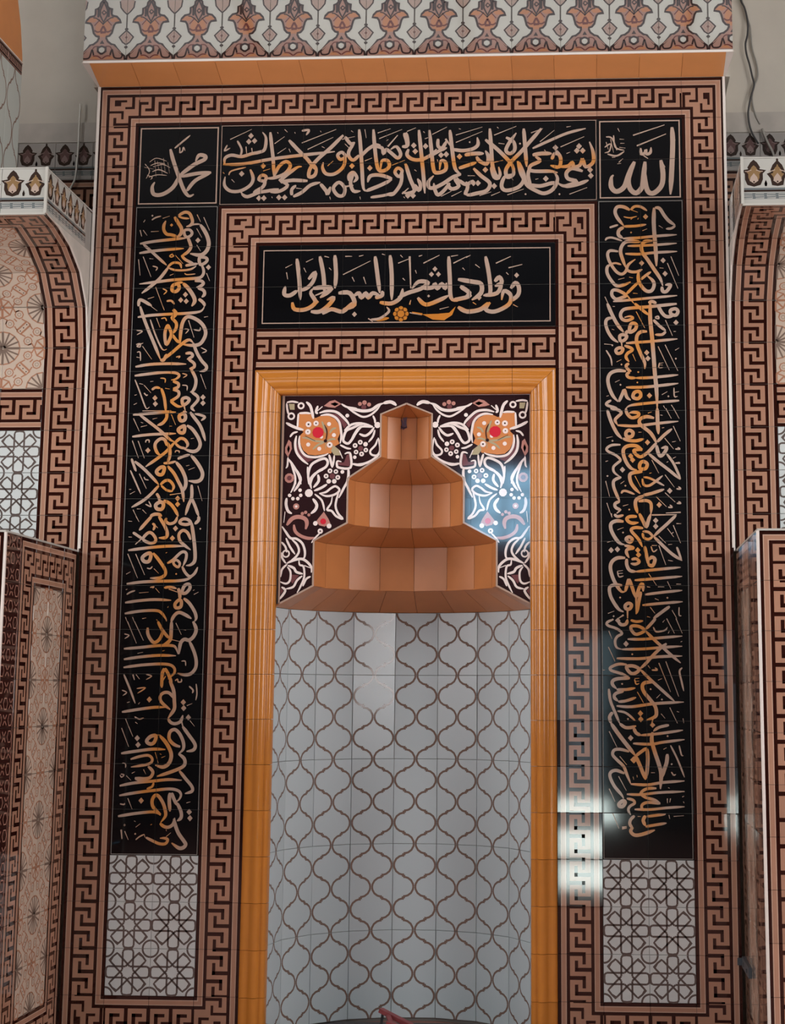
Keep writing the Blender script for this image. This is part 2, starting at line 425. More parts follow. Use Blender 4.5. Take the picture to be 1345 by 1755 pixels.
def unseen_window(kind, axis, pos, a, b, c, d, col, s, nx=2, nz=3):
    global nwin
    if kind == 'unseen_window': nwin += 1; nm = 'unseen_window_%d' % nwin
    else: nm = 'door_1'
    emit_material(nm+'_daylight', col, s)
    mk = (lambda a0, b0, t0, t1, c0, d0: (a0, b0, pos+t0, pos+t1, c0, d0)) if axis == 1 else (lambda a0, b0, t0, t1, c0, d0: (pos+t0, pos+t1, a0, b0, c0, d0))
    f = .05; bs = [mk(a, a+f, -.04, .04, c, d), mk(b-f, b, -.04, .04, c, d), mk(a+f, b-f, -.04, .04, c, c+f), mk(a+f, b-f, -.04, .04, d-f, d)]
    for i in range(1, nx): x = a+(b-a)*i/nx; bs.append(mk(x-.02, x+.02, -.03, .03, c+f, d-f))
    for i in range(1, nz): z = c+(d-c)*i/nz; bs.append(mk(a+f, b-f, -.025, .025, z-.02, z+.02))
    o = struct(link(nm, box_mesh(nm, bs, ['frame_wood'])))
    link('pane', box_mesh('pane', [mk(a+f, b-f, -.008, .008, c+f, d-f)], [nm+'_daylight']), o)
for (a, b, c, d, col, s) in WIN_REAR: unseen_window('unseen_window', 1, RY0-.12, a, b, c, d, col, s)
unseen_window('door', 1, RY0-.12, DOOR_REAR[0], DOOR_REAR[1], DOOR_GLOW[0], DOOR_REAR[3], DOOR_REAR[4], DOOR_REAR[5], nx=2, nz=2)
emit_material('door_glow_strip', DOOR_GLOW[1], DOOR_GLOW[2])  # strip added at the door foot for its reflection
link('glow_strip', box_mesh('glow_strip', [(DOOR_REAR[0], DOOR_REAR[1], RY0-.128, RY0-.112, .002, DOOR_GLOW[0])], ['door_glow_strip']), bpy.data.objects['door_1'], (0, 0, 0))
for sx in (-1, 1):
    for (a, b) in SIDE_FILL: unseen_window('unseen_window', 0, sx*(RX+.12), a, b, SIDE_Z[0], SIDE_Z[1], SIDE_COL, SIDE_STR)  # added glowing panes in both side walls
nwin += 1; emit_material('ceil_fill_glow', CEIL_FILL[4], CEIL_FILL[5])  # added ceiling panes that brighten the wall top
sk = struct(link('unseen_window_%d' % nwin, box_mesh('ceil_fill_frame', [(CEIL_FILL[0]+(CEIL_FILL[1]-CEIL_FILL[0])*i/4-.03, CEIL_FILL[0]+(CEIL_FILL[1]-CEIL_FILL[0])*i/4+.03, CEIL_FILL[2], CEIL_FILL[3], RZ+.01, RZ+.08) for i in range(5)], ['frame_wood'])))
for i in range(4):
    w4 = (CEIL_FILL[1]-CEIL_FILL[0])/4
    link('pane', box_mesh('ceil_fill_pane', [(CEIL_FILL[0]+w4*i+.03, CEIL_FILL[0]+w4*(i+1)-.03, CEIL_FILL[2], CEIL_FILL[3], RZ+.05, RZ+.06)], ['ceil_fill_glow']), sk)
# ------------------------------------------------------------------ mihrab wall core
H = 22*T; BED = 0.0075; CORE_Y = .0285
X0 = -7.5*T
def gx(c): return X0 + c*T
def gz(r): return H - r*T
core = struct(link('wall_center', box_mesh('wall_center', [(-1.5, -.72, CORE_Y, RYB-.02, 0, H), (.72, 1.5, CORE_Y, RYB-.02, 0, H), (-.72, .72, CORE_Y, RYB-.02, 2.98, H),
    (-.72, .72, .70, RYB-.02, 0, 2.98)], ['grout_dark'])))
struct(link('wall_upper', box_mesh('wall_upper', [(-1.53, 1.53, -.18, RYB-.02, 4.70, RZ-.01), (-1.53, 1.53, .0, RYB-.02, H+.001, 4.70)], ['plaster'])))
def bed(name, x0, x1, z0, z1, m='grout_dark', y0=.0055, y1=BED):
    return box_mesh(name, [(x0, x1, y0, y1, z0, z1)], [m])
def put(mesh, name, parent, c, r, rot, y=0.0, j=.0022):
    return link(name, mesh, parent, (gx(c+.5), y, gz(r+.5)), jit(j) @ rot)
# outer key border
t1 = struct(link('trim_1', box_mesh('trim_1', [(gx(0)+.001, gx(15)-.001, .0055, BED, gz(1), gz(0)-.001), (gx(0)+.001, gx(1), .0055, BED, .001, gz(1)), (gx(14), gx(15)-.001, .0055, BED, .001, gz(1)),
    (gx(1), gx(3), .0055, BED, .001, gz(21)), (gx(12), gx(14), .0055, BED, .001, gz(21))], ['grout_dark'])))
put(CORNER, 'corner_tile', t1, 0, 0, TOP); put(CORNER, 'corner_tile', t1, 14, 0, RIGHT)
for c in range(1, 14): put(KEY, 'tile', t1, c, 0, TOP)
for r in range(1, 21):
    put(KEY, 'tile', t1, 0, r, LEFT); put(KEY, 'tile', t1, 14, r, RIGHT)
put(CORNER, 'corner_tile', t1, 0, 21, LEFT); put(CORNER, 'corner_tile', t1, 14, 21, BOT)
for c in (1, 2, 12, 13): put(KEY, 'tile', t1, c, 21, BOT)
# inner key border around the niche
t2 = struct(link('trim_2', box_mesh('trim_2', [(gx(3), gx(12), .0055, BED, gz(4), gz(3)), (gx(3), gx(4), .0055, BED, .001, gz(4)), (gx(11), gx(12), .0055, BED, .001, gz(4))], ['grout_dark'])))
put(CORNER, 'corner_tile', t2, 3, 3, TOP); put(CORNER, 'corner_tile', t2, 11, 3, RIGHT)
for c in range(4, 11): put(KEY, 'tile', t2, c, 3, TOP)
BULGE = {(11, 17): .013, (11, 18): .027}
for r in range(4, 21):
    put(KEY, 'tile', t2, 3, r, LEFT)
    o = put(KEY, 'tile', t2, 11, r, RIGHT)
    if (11, r) in BULGE:       # two tiles of this strip stand a little proud at the foot and tilt to mirror the added door glow
        o.rotation_euler = (Matrix.Rotation(-BULGE[(11, r)], 3, 'X') @ RIGHT).to_euler(); o.location.y -= .0025
put(CORNER, 'corner_tile', t2, 3, 21, BOT); put(CORNER, 'corner_tile', t2, 11, 21, LEFT)
# key strip between inscription and niche
t3 = struct(link('trim_3', bed('trim_3', gx(4), gx(11), gz(7)+.001, gz(6))))
for c in range(4, 11): put(KEY, 'tile', t3, c, 6, TOP)
# white corner beads of the wall
for k, sx in enumerate((-1, 1)):
    struct(link('trim_%d' % (4+k), box_mesh('trim_bead', [(sx*1.5-.006, sx*1.5+.006, -.006, .012, 2.17, H)], ['trim_white'])))
# ------------------------------------------------------------------ black panels and lattice panels
def panel(name, label, cat, c0, c1, r0, r1, mesh, group=None, j=.0013, gm='grout'):
    o = thing(name, label, cat, ((gx(c0)+gx(c1))/2, 0, gz(r1)), group)
    link('backing', bed('backing', *[v-((gx(c0)+gx(c1))/2) for v in (gx(c0), gx(c1))], 0, gz(r0)-gz(r1), gm), o, o.location)
    for r in range(r0, r1):
        for c in range(c0, c1): put(mesh, 'tile', o, c, r, TOP, j=j)
    return o
def outline(name, parent, c0, c1, r0, r1, inset, w, m='line_pale'):
    L = parent.location; a = Art()
    x0, x1, z0, z1 = gx(c0)+inset-L.x, gx(c1)-inset-L.x, gz(r1)+inset-L.z, gz(r0)-inset-L.z
    for q in ((x0, z0, x1, z0+w), (x0, z1-w, x1, z1), (x0, z0+w, x0+w, z1-w), (x1-w, z0+w, x1, z1-w)):
        a.rect(*q, m, 4)
    return link(name, a.mesh(name), parent, L)
p_top = panel('inscription_panel', 'long black tile panel with two stacked lines of calligraphy between two square panels', 'panel', 3, 12, 1, 3, BLACK)
p_moh = panel('inscription_panel', 'square black tile panel with the name Muhammad in tan calligraphy', 'panel', 1, 3, 1, 3, BLACK)
p_all = panel('inscription_panel', 'square black tile panel with the word Allah in tan calligraphy', 'panel', 12, 14, 1, 3, BLACK)
p_mid = panel('inscription_panel', 'framed black panel with one line of calligraphy and gold flower above the niche', 'panel', 4, 11, 4, 6, BLACK)
p_lef = panel('inscription_panel', 'tall black tile panel of vertical calligraphy under the Muhammad square', 'panel', 1, 3, 3, 18, BLACK)
p_rig = panel('inscription_panel', 'tall black tile panel of vertical calligraphy under the Allah square', 'panel', 12, 14, 3, 18, BLACK)
s_lef = panel('lattice_panel', 'white tile panel with dark star lattice at the foot of the Muhammad side column', 'panel', 1, 3, 18, 21, STAR, j=.002)
s_rig = panel('lattice_panel', 'white tile panel with dark star lattice at the foot of the Allah side column', 'panel', 12, 14, 18, 21, STAR, j=.002)
outline('border_line', p_moh, 1, 3, 1, 3, .010, .006); outline('border_line', p_all, 12, 14, 1, 3, .010, .006)
outline('border_line', p_mid, 4, 11, 4, 6, .022, .005); outline('border_line', p_top, 3, 12, 1, 3, .004, .0025)
outline('border_line', p_lef, 1, 3, 3, 18, .004, .0025, 'grout'); outline('border_line', p_rig, 12, 14, 3, 18, .004, .0025, 'grout')
# ------------------------------------------------------------------ amber moulding around the niche
fr = thing('niche_frame', 'glossy amber ceramic moulding frame around the prayer niche', 'frame', (0, 0, 0))
PROF = [(0, .006), (0, -.012), (.006, -.017), (.022, -.019), (.036, -.016), (.044, -.022), (.060, -.030), (.074, -.030), (.084, -.022), (.088, -.014), (.092, -.018), (.104, -.020), (.112, -.014), (.116, .0), (.118, .018), (.118, .0275)]
def mould(name, l, miter0=0, miter1=0):
    # runs along +z for length l, profile x grows towards the niche; mitres slope with x
    vs, fs = [], []; n = len(PROF); g = .0008
    for z, mt, s in ((g, miter0, 1), (l-g, miter1, -1)):
        for (x, y) in PROF: vs.append((x, y, z + mt*x))
    for i in range(n-1): fs.append((i, i+1, n+i+1, n+i))
    vs += vs[:]; fs += [tuple(range(2*n, 3*n))[::-1], tuple(range(3*n, 4*n))]
    me = pydata(name, vs, fs, ['amber'])
    bm = bmesh.new(); bm.from_mesh(me); bmesh.ops.recalc_face_normals(bm, faces=bm.faces); bm.to_mesh(me); bm.free()
    for p in me.polygons: p.use_smooth = len(p.vertices) == 4
    return me
FT = gz(7)      # top of frame
M20 = mould('moulding', T); MTOP = mould('moulding_corner', T, 0, -1)
for side in (-1, 1):
    for k in range(15):
        me = MTOP if k == 14 else M20
        o = link('moulding_tile', me, fr, (side*.70, 0, k*T), Matrix.Rotation(random.gauss(0, .0015), 3, 'X'))
        if side > 0: o.scale.x = -1
MH = mould('moulding_top', T); MHA = mould('moulding_top_end', T, 1, 0); MHB = mould('moulding_top_end', T, 0, -1)
for k in range(7):     # along +x: local z -> +x, local x -> -z
    me = MHA if k == 0 else MHB if k == 6 else MH
    link('moulding_tile', me, fr, (-.70+k*T, 0, FT), Matrix(((0, 0, 1), (0, 1, 0), (-1, 0, 0))))
# ------------------------------------------------------------------ niche: nine flat columns of lattice tile on a half round
NY = 0.028; NR = .600; NCX = .008; NZT = 1.9035; PITCHZ = .3967
ni = thing('prayer_niche', 'half round prayer niche lined with white ogee lattice tile under stepped amber vault', 'niche', (0, NY, 0))
NF = 9; chord = 2*NR*math.sin(PI/2/NF); apo = NR*math.cos(PI/2/NF)
OG_FULL = make_ogee(PITCHZ, chord-GAP, px=.1, pz=PITCHZ/4)
OG_CUT = make_ogee(NZT-4*PITCHZ-.0165, chord-GAP, px=.1, pz=PITCHZ/4)
shell = [(NCX+(NR+.02)*math.cos(PI*k/NF), (NR+.02)*math.sin(PI*k/NF)) for k in range(NF+1)]
vs = [(x, y, 0) for x, y in shell] + [(x, y, NZT) for x, y in shell]
nw = link('lattice_wall', pydata('niche_backing', vs, [(k, k+1, NF+2+k, NF+1+k) for k in range(NF)], ['grout']), ni, (0, NY, 0))
for k in range(NF):
    th = PI*(k+.5)/NF
    rz = Matrix.Rotation(th-PI/2, 3, 'Z')
    for r in range(5):
        z = .0165+r*PITCHZ
        link('tile', OG_FULL if r < 4 else OG_CUT, nw, (NCX+apo*math.cos(th), NY+apo*math.sin(th), z), rz @ jit(.003))
# stepped vault: rings of soffit and drum pieces, each piece flat
STEPS = [(.597, NZT), (.421, 2.000), (.421, 2.207), (.269, 2.288), (.269, 2.494), (.119, 2.595), (.119, 2.793), (.006, 2.842)]
NPC = [10, 8, 8, 8, 8, 5, 5]
vv, ff = [], []; NS = 24
for (r_, z_) in STEPS:
    for k in range(NS+1): t = PI*k/NS; vv.append((NCX+(r_+.012)*math.cos(t), .001+(r_+.012)*math.sin(t), z_+.010))
for i in range(len(STEPS)-1):
    for k in range(NS): q = i*(NS+1)+k; ff.append((q, q+1, q+NS+2, q+NS+1))
vault = link('vault', pydata('vault', vv, ff, ['grout_amber']), ni, (0, NY, 0))
for i in range(7):
    (ra, za), (rb, zb) = STEPS[i], STEPS[i+1]; n = NPC[i]
    for k in range(n):
        t0, t1_ = PI*k/n, PI*(k+1)/n; e = .0008
        def pt(r, t, z): return Vector((NCX+r*math.cos(t), NY+r*math.sin(t), z))
        q = [pt(ra, t1_-e/max(ra, .02), za+.0006), pt(ra, t0+e/max(ra, .02), za+.0006), pt(rb, t0+e/max(rb, .02), zb-.0006), pt(rb, t1_-e/max(rb, .02), zb-.0006)]
        c = sum(q, Vector())/4; nrm = (q[1]-q[0]).cross(q[3]-q[0]).normalized()
        back = [p + Vector((math.cos((t0+t1_)/2)*.008, math.sin((t0+t1_)/2)*.008, .008 if i % 2 == 0 else 0)) for p in q]
        vv = [tuple(p-c) for p in q+back]
        me = pydata('vault_piece', vv, [(0, 1, 2, 3), (7, 6, 5, 4), (0, 4, 5, 1), (1, 5, 6, 2), (2, 6, 7, 3), (3, 7, 4, 0)], ['amber_deep'])
        link('vault_tile', me, vault, c)
a = Art()
for p in ([(-.012, .02), (-.006, .0), (-.012, -.025)], [(0, .03), (.002, .0), (-.002, -.028)], [(.012, .035), (.008, .005), (.012, -.02)], [(-.014, -.012), (0, -.02), (.014, -.014)]):
    a.stroke(p, .007, 'purple_strokes', 1)
link('purple_strokes', a.mesh('purple_strokes'), ni, (NCX-.024, NY+.108, 2.765))  # small dark purple strokes on the top drum
# ------------------------------------------------------------------ soffit and palmette frieze above
FY = -.19; FZ0 = 4.462; FXH = 1.53
so = thing('cornice_soffit', 'sloping orange tile soffit under the palmette frieze', 'cornice', (0, 0, H))
dz, dy = (FZ0-.010)-H, FY; sl = math.hypot(dz, dy); ang = math.atan2(-dy, dz)
a = Art(); a.slab(T-.001, sl-.003, 'soffit_orange'); SOF = a.mesh('soffit_tile')
for k in range(15):
    link('tile', SOF, so, (gx(k+.5), dy/2, H+dz/2), Matrix.Rotation(ang, 3, 'X') @ jit(.003))
link('backing', prism_mesh('soffit_backing', [(.004, .006), (dy+.012, dz+.012), (dy+.012, .30), (.004, .30)], -1.5, 1.5, 0, ['grout_amber']), so, (0, 0, H))
for sx in (-1, 1):
    v = [(sx*1.494, .0, 0), (sx*1.51, .0, 0), (sx*1.536, dy, dz+.002), (sx*1.494, dy, dz+.002)]
    link('edge_strip', pydata('edge_strip', v+[(x, y+.01, z+.01) for x, y, z in v], [(0, 1, 2, 3), (7, 6, 5, 4), (0, 4, 5, 1), (1, 5, 6, 2), (2, 6, 7, 3), (3, 7, 4, 0)], ['trim_white']), so, (0, 0, H))
fz = thing('palmette_frieze', 'white tile frieze of brown and rose palmettes along the wall top', 'frieze', (0, FY, FZ0-.010))
link('edge_strip', box_mesh('edge_strip', [(-FXH, FXH, -.002, .012, 0, .010)], ['trim_white']), fz, fz.location)
FW = .2287; FH = .42
def make_frieze():
    a = Art(); a.slab(FW-.0012, FH, 'frieze_white', z0=0)
    K = FW/990.0
    def P(pts): return [((x-630)*K, (1165-y)*K) for x, y in pts]
    def sym(h): return h + [(1260-x, y) for x, y in reversed(h) if abs(x-630) > 1]
    body = sym([(148, 1150), (165, 1065), (240, 1000), (330, 890), (375, 825), (445, 805), (520, 745), (552, 680), (550, 640), (490, 625), (440, 565), (420, 480), (400, 400), (365, 350), (262, 332), (285, 280), (350, 210), (440, 190), (462, 150), (462, 45), (510, 30), (550, -10), (560, -80), (630, -170)])
    a.poly(P(body)[::-1], 'frieze_rose', 1)
    a.stroke(P(body), 40*K, 'frieze_dark', 3, smooth=False)
    vase = sym([(560, 650), (480, 560), (470, 430), (520, 320), (600, 280), (630, 340)])
    a.poly(P(vase)[::-1], 'frieze_orange', 2)
    for s in (1, -1):
        def Q(pts): return P([(x if s > 0 else 1260-x, y) for x, y in pts])
        a.poly(Q([(280, 320), (350, 240), (450, 220), (510, 270), (450, 330)]), 'frieze_orange', 2)
        a.stroke(Q([(640, 380), (560, 300), (480, 240), (420, 230)]), 24*K, 'frieze_dark', 3)
        a.stroke(Q([(450, 400), (520, 320), (560, 270)]), 20*K, 'frieze_red', 3)
        a.stroke(Q([(450, 500), (520, 540), (600, 520)]), 32*K, 'frieze_red', 3)
        a.stroke(Q([(205, 1040), (235, 1110), (360, 1100), (400, 1000), (425, 920), (460, 1040)]), 32*K, 'frieze_dark', 3)
        a.stroke(Q([(420, 930), (470, 860), (560, 850)]), 24*K, 'frieze_red', 3)
        a.poly(Q([(380, 1120), (430, 1060), (520, 1080), (600, 1130)]), 'frieze_orange', 2)
        a.stroke(Q([(450, 1060), (540, 1060), (625, 1120)]), 24*K, 'frieze_red', 3)
        a.stroke(Q([(520, 30), (520, 220)]), 40*K, 'frieze_dark', 3, smooth=False)
        a.stroke(Q([(230, 1010), (340, 900), (420, 830)]), 20*K, 'frieze_rose', 4)
    a.stroke(P([(630, -120), (560, 60), (560, 180), (635, 330), (710, 180), (710, 60), (630, -120)]), 34*K, 'frieze_dark', 3, smooth=False)
    a.poly(P([(635, 60), (585, 118), (635, 180), (705, 118)]), 'frieze_dark', 4); a.circle(P([(642, 118)])[0], 24*K, 'frieze_rose', 5, 8)
    a.stroke(P([(635, 410), (590, 500), (600, 550), (680, 550), (685, 500), (635, 410)]), 40*K, 'frieze_red', 4, smooth=False)
    a.poly(P([(625, 715), (580, 795), (670, 795)]), 'frieze_dark', 4)
    a.stroke(P([(620, 1020), (540, 960), (540, 880), (620, 850), (705, 880), (705, 960), (620, 1020)]), 40*K, 'frieze_dark', 4, smooth=False)
    a.circle(P([(622, 930)])[0], 60*K, 'frieze_white', 4, 10)
    for s in (-1, 1):        # half medallions on both tile edges
        e = s*(FW/2-.0012)
        def Q(pts): return [(e - s*(x*K), (1165-y)*K) for x, y in pts]
        a.poly(Q([(0, 520), (60, 575), (142, 660), (70, 770), (0, 820)]), 'frieze_taupe', 1)
        a.stroke(Q([(0, 520), (60, 575), (142, 660), (70, 770), (0, 820)]), 26*K, 'frieze_dark', 2, smooth=False)
        a.stroke(Q([(0, 580), (80, 660), (0, 760)]), 10*K, 'frieze_rose', 2, smooth=False)
        a.poly(Q([(0, 640), (24, 665), (0, 695)]), 'frieze_red', 3)
        a.poly(Q([(0, 450), (38, 490), (0, 530)]), 'frieze_dark', 3); a.poly(Q([(0, 840), (36, 875), (0, 915)]), 'frieze_dark', 3)
        a.rect(*sorted([Q([(0, 0)])[0][0], Q([(8, 0)])[0][0]])[:1], (1165-450)*K, sorted([Q([(0, 0)])[0][0], Q([(8, 0)])[0][0]])[1], (1165-160)*K, 'frieze_dark', 2)
        a.poly(Q([(0, 165), (60, 110), (130, 20), (150, -120), (60, -230), (0, -230)]), 'frieze_taupe', 1)
        a.stroke(Q([(0, 165), (60, 110), (130, 20), (150, -120)]), 26*K, 'frieze_dark', 2, smooth=False)
    return a.mesh('palmette_tile')
PALM = make_frieze()
fx = hit(200+630*.0892, 90, 1, FY).x
ks = range(-20, 20)
for k in ks:
    x = fx + k*FW
    x0, x1 = x-FW/2, x+FW/2
    if x1 < -FXH+.001 or x0 > FXH-.001: continue
    me = PALM
    if x0 < -FXH or x1 > FXH:       # cut tile at the wall end
        me = PALM.copy(); bm = bmesh.new(); bm.from_mesh(me)
        for lim, s in ((-FXH-x, -1), (FXH-x, 1)):
            bmesh.ops.bisect_plane(bm, geom=bm.verts[:]+bm.edges[:]+bm.faces[:], plane_co=(lim, 0, 0), plane_no=(s, 0, 0), clear_outer=True)
        bm.to_mesh(me); bm.free()
    link('tile', me, fz, (x, FY, FZ0), jit(.0015))
link('backing', box_mesh('frieze_backing', [(-FXH, FXH, .0075, .19, 0, .24)], ['plaster']), fz, fz.location)
# ------------------------------------------------------------------ wings on both sides: pedestal, wall, cove, crested cornice
COVE = [(0, 2.155), (0, 2.324), (0, 2.523), (0, 2.722), (0, 2.920), (0, 3.115), (-.042, 3.303), (-.165, 3.440), (-.335, 3.520), (-.520, 3.560), (-.708, 3.575)]
BT = 2.155; BD = -1.0
XW = {-1: 1.5, 1: 1.505}
def mirror_art(mesh):
    m2 = mesh.copy(); bm = bmesh.new(); bm.from_mesh(m2)
    for v in bm.verts: v.co.x *= -1
    bmesh.ops.reverse_faces(bm, faces=bm.faces); bm.to_mesh(m2); bm.free()
    return m2
def wing(sx):
    who = 'Muhammad' if sx < 0 else 'Allah'
    xe = sx*(1.508 if sx < 0 else 1.512); out = 9          # columns away from the pier
    def cx(k): return xe + sx*(k+.5)*T
    prof = [(p[0]+.010, p[1]) for p in COVE] + [(-.700, 3.577), (-.700, 3.768), (.03, 3.768), (.03, 2.155)]
    wl = struct(link('wall_left' if sx < 0 else 'wall_right', prism_mesh('wing_core', prof, xe+sx*.002, xe+sx*1.9, 0, ['grout'])))
    side_key, top_key = (RIGHT, TOP) if sx < 0 else (LEFT, TOP)
    cv = thing('cove_panel', 'curved tiled cove of cream rosette lattice with key border beside the %s column' % who, 'wall panel', (xe+sx*.5, 0, 2.722))
    st = thing('lattice_panel', 'white star lattice wall panel with key border above the pedestal beside the %s column' % who, 'panel', (xe+sx*.5, 0, 2.155))
    nf = len(COVE)-1
    for i in range(nf):
        (y0, z0), (y1, z1) = COVE[i], COVE[i+1]; L = math.hypot(y1-y0, z1-z0)
        tilt = Matrix.Rotation(math.atan2(-(y1-y0), z1-z0), 3, 'X')
        for k in range(out):
            par = st if i < 3 else cv
            keyrow = i in (3, nf-1)
            if k == 0: me, rot, nm = (KEY, side_key, 'tile') if i < nf-1 else (CORNER, RIGHT if sx < 0 else TOP, 'corner_tile')
            elif keyrow: me, rot, nm = KEY, top_key, 'tile'
            elif i < 3: me, rot, nm = STAR, TOP, 'tile'
            else: me, rot, nm = ROS[(i+k) % 2], TOP, 'tile'
            o = link(nm, me, par, (cx(k), (y0+y1)/2, (z0+z1)/2), tilt @ jit(.0015) @ rot)
            if rot in (LEFT, RIGHT): o.scale.x = L/T-.004
            else: o.scale.z = L/T-.004
    # white bead down the wing edge and the cove edge
    v, f = [], []
    pr = COVE; n = len(pr)
    for (y, z) in pr:
        for (dx, dyy) in ((-.0, -.004), (-.006, -.004), (-.006, .012), (0, .012)): v.append((sx*(1.508)+sx*dx, y+dyy, z))
    for i in range(n-1):
        for q in range(4): f.append((4*i+q, 4*i+(q+1) % 4, 4*i+4+(q+1) % 4, 4*i+4+q))
    link('edge_bead', pydata('edge_bead', v, f, ['trim_white']), wl)
    # cornice with crest tiles on the front and on the end
    co = thing('crest_cornice', 'box cornice with black and gold crest tiles above the cove beside the %s column' % who, 'cornice', (xe+sx*.5, -.708, 3.575))
    for k in range(out): link('tile', CREST, co, (cx(k), -.708, 3.675), jit(.0015))
    rz = Matrix.Rotation(PI/2 if sx < 0 else -PI/2, 3, 'Z')
    for k in range(3):
        o = link('tile', CREST, co, (xe, -.708+T*(k+.5)+.006, 3.675), rz @ jit(.001))
    link('cap', box_mesh('cap', [(min(xe, xe+sx*1.9), max(xe, xe+sx*1.9), -.708, .0, 3.775, 3.781)], ['trim_grey']), co, (0, 0, 0))
    link('edge_bead', box_mesh('edge_bead', [(xe-.006, xe+.006, -.716, -.704, 3.572, 3.781), (min(xe, xe+sx*1.9), max(xe, xe+sx*1.9), -.714, -.702, 3.566, 3.575)], ['trim_grey']), co, (0, 0, 0))
    end = [(p[0]+.006, p[1]) for p in COVE[4:]] + [(-.70, 3.577), (.006, 3.577)]
    link('end_panel', prism_mesh('end_panel', end, xe-.001, xe+sx*.003, 0, ['plaster_old']), co, (0, 0, 0))
    # pedestal
    pe = thing('pedestal', 'tall projecting tiled pedestal with key borders beside the %s column' % who, 'pedestal', (xe+sx*.4, -.5, 0))
    x1 = xe+sx*1.2
    body = link('body', box_mesh('pedestal_body', [(min(xe, x1)+(.008 if sx > 0 else 0), max(xe, x1)-(.008 if sx < 0 else 0), BD+.008, -.012, 0, BT-.006)], ['grout_dark']), pe, (0, 0, 0))
    ps = BT/11
    sk = (TOP, LEFT, RIGHT, BOT)
    for r in range(11):
        z = BT-ps*(r+.5)
        for c in range(5):
            # column 0 = front edge honeycomb, then key frame around two lattice columns
            y = BD+(c+.5)*T-.002
            if c == 0: me, rot, nm = HEX, TOP, 'tile'
            elif r == 0: me, rot, nm = (CORNER, (TOP if sx < 0 else RIGHT), 'corner_tile') if c == 1 else (CORNER, (RIGHT if sx < 0 else TOP), 'corner_tile') if c == 4 else (KEY, TOP, 'tile')
            elif r == 10: me, rot, nm = (CORNER, (LEFT if sx < 0 else BOT), 'corner_tile') if c == 1 else (CORNER, (BOT if sx < 0 else LEFT), 'corner_tile') if c == 4 else (KEY, BOT, 'tile')
            elif c == 1: me, rot, nm = KEY, (LEFT if sx < 0 else RIGHT), 'tile'
            elif c == 4: me, rot, nm = KEY, (RIGHT if sx < 0 else LEFT), 'tile'
            else: me, rot, nm = ROS[(r+c) % 2], TOP, 'tile'
            o = link(nm, me, body, (xe, y, z), rz @ jit(.003) @ rot)
            if rot in (LEFT, RIGHT): o.scale.x = ps/T
            else: o.scale.z = ps/T
        for k in range(6):
            if k == 0: me, rot = (KEY if 0 < r < 10 else CORNER), ((RIGHT if sx < 0 else LEFT) if 0 < r < 10 else ((RIGHT if sx < 0 else TOP) if r == 0 else (BOT if sx < 0 else LEFT)))
            elif r in (0, 10): me, rot = KEY, (TOP if r == 0 else BOT)
            else: me, rot = ROS[(r+k) % 2], TOP
            o = link('tile', me, body, (cx(k)+sx*.006, BD, z), jit(.002) @ rot)
            if rot in (LEFT, RIGHT): o.scale.x = ps/T
            else: o.scale.z = ps/T
    link('edge_bead', box_mesh('edge_bead', [(xe-.006 if sx < 0 else xe-.004, xe+.004 if sx < 0 else xe+.008, BD-.006, BD+.006, 0, BT)], ['trim_white']), pe, (0, 0, 0))
    link('cap', box_mesh('cap', [(min(xe, x1), max(xe, x1), BD-.006, -.009, BT, BT+.008)], ['trim_grey']), pe, (0, 0, 0))
wing(-1); wing(1)
# ------------------------------------------------------------------ frieze on the plaster wall behind
wallfr = {}
for sx in (-1, 1):
    who = 'Muhammad' if sx < 0 else 'Allah'
    o = thing('crest_frieze', 'dark crest tile frieze on the recessed plaster wall behind the %s side cornice' % who, 'frieze', (sx*1.9, RYB, 4.0))
    for k in range(5):
        x = sx*(1.54+.1) + sx*k*T
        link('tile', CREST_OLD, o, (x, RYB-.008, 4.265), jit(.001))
        for r in range(2): link('tile', KEY, o, (x, RYB-.008, 4.063-.2*r), jit(.001))
    link('weathered_plaster', box_mesh('weathered', [(min(sx*1.53, sx*2.6), max(sx*1.53, sx*2.6), RYB-.010, RYB-.0015, 4.368, 4.475)], ['plaster_old']), o, (0, 0, 0))
# ------------------------------------------------------------------ arch pier above the left cornice
ap = thing('arch_pier', 'tiled arch pier with ogee lattice and orange soffit above the crest cornice', 'pier', (-2.1, -.4, 3.78))
XA = -1.85
link('body', prism_mesh('arch_pier_body', [(-.70, 3.783), (-.108, 3.783), (-.108, 4.44), (-.115, 4.52), (-.16, 4.66), (-.25, 4.82), (-.45, 5.0), (-.70, 5.1)], XA-.008, XA-.7, 0, ['plaster']), ap, (0, 0, 0))
rz = Matrix.Rotation(PI/2, 3, 'Z')
OG_BIG = make_ogee(.64, .196, lw=.009, px=.1, pz=.16, m='pier_white')
for k in range(3): link('tile', OG_BIG, ap, (XA, -.108-.2*(k+.5), 3.786), rz)
a = Art(); a.slab(.196, .055, 'frieze_rose'); a.rect(-.096, .012, .096, .024, 'key_dark', 1); a.rect(-.096, -.024, .096, -.014, 'key_dark', 1)
for k in range(9): a.rect(-.092+.021*k, -.010, -.082+.021*k, .010, 'key_dark', 1)
BANDT = a.mesh('band_tile')
for k in range(3): link('band_tile', BANDT, ap, (XA, -.108-.2*(k+.5), 4.456), rz)
arc = [(-.110, 4.487), (-.115, 4.52), (-.16, 4.66), (-.25, 4.82), (-.45, 5.0), (-.70, 5.1), (-.70, 4.487)]
link('orange_face', prism_mesh('orange_face', arc, XA-.006, XA, 0, ['amber_deep']), ap, (0, 0, 0))
link('edge_bead', box_mesh('edge_bead', [(XA-.004, XA+.004, -.70, -.108, 4.484, 4.489)], ['trim_white']), ap, (0, 0, 0))
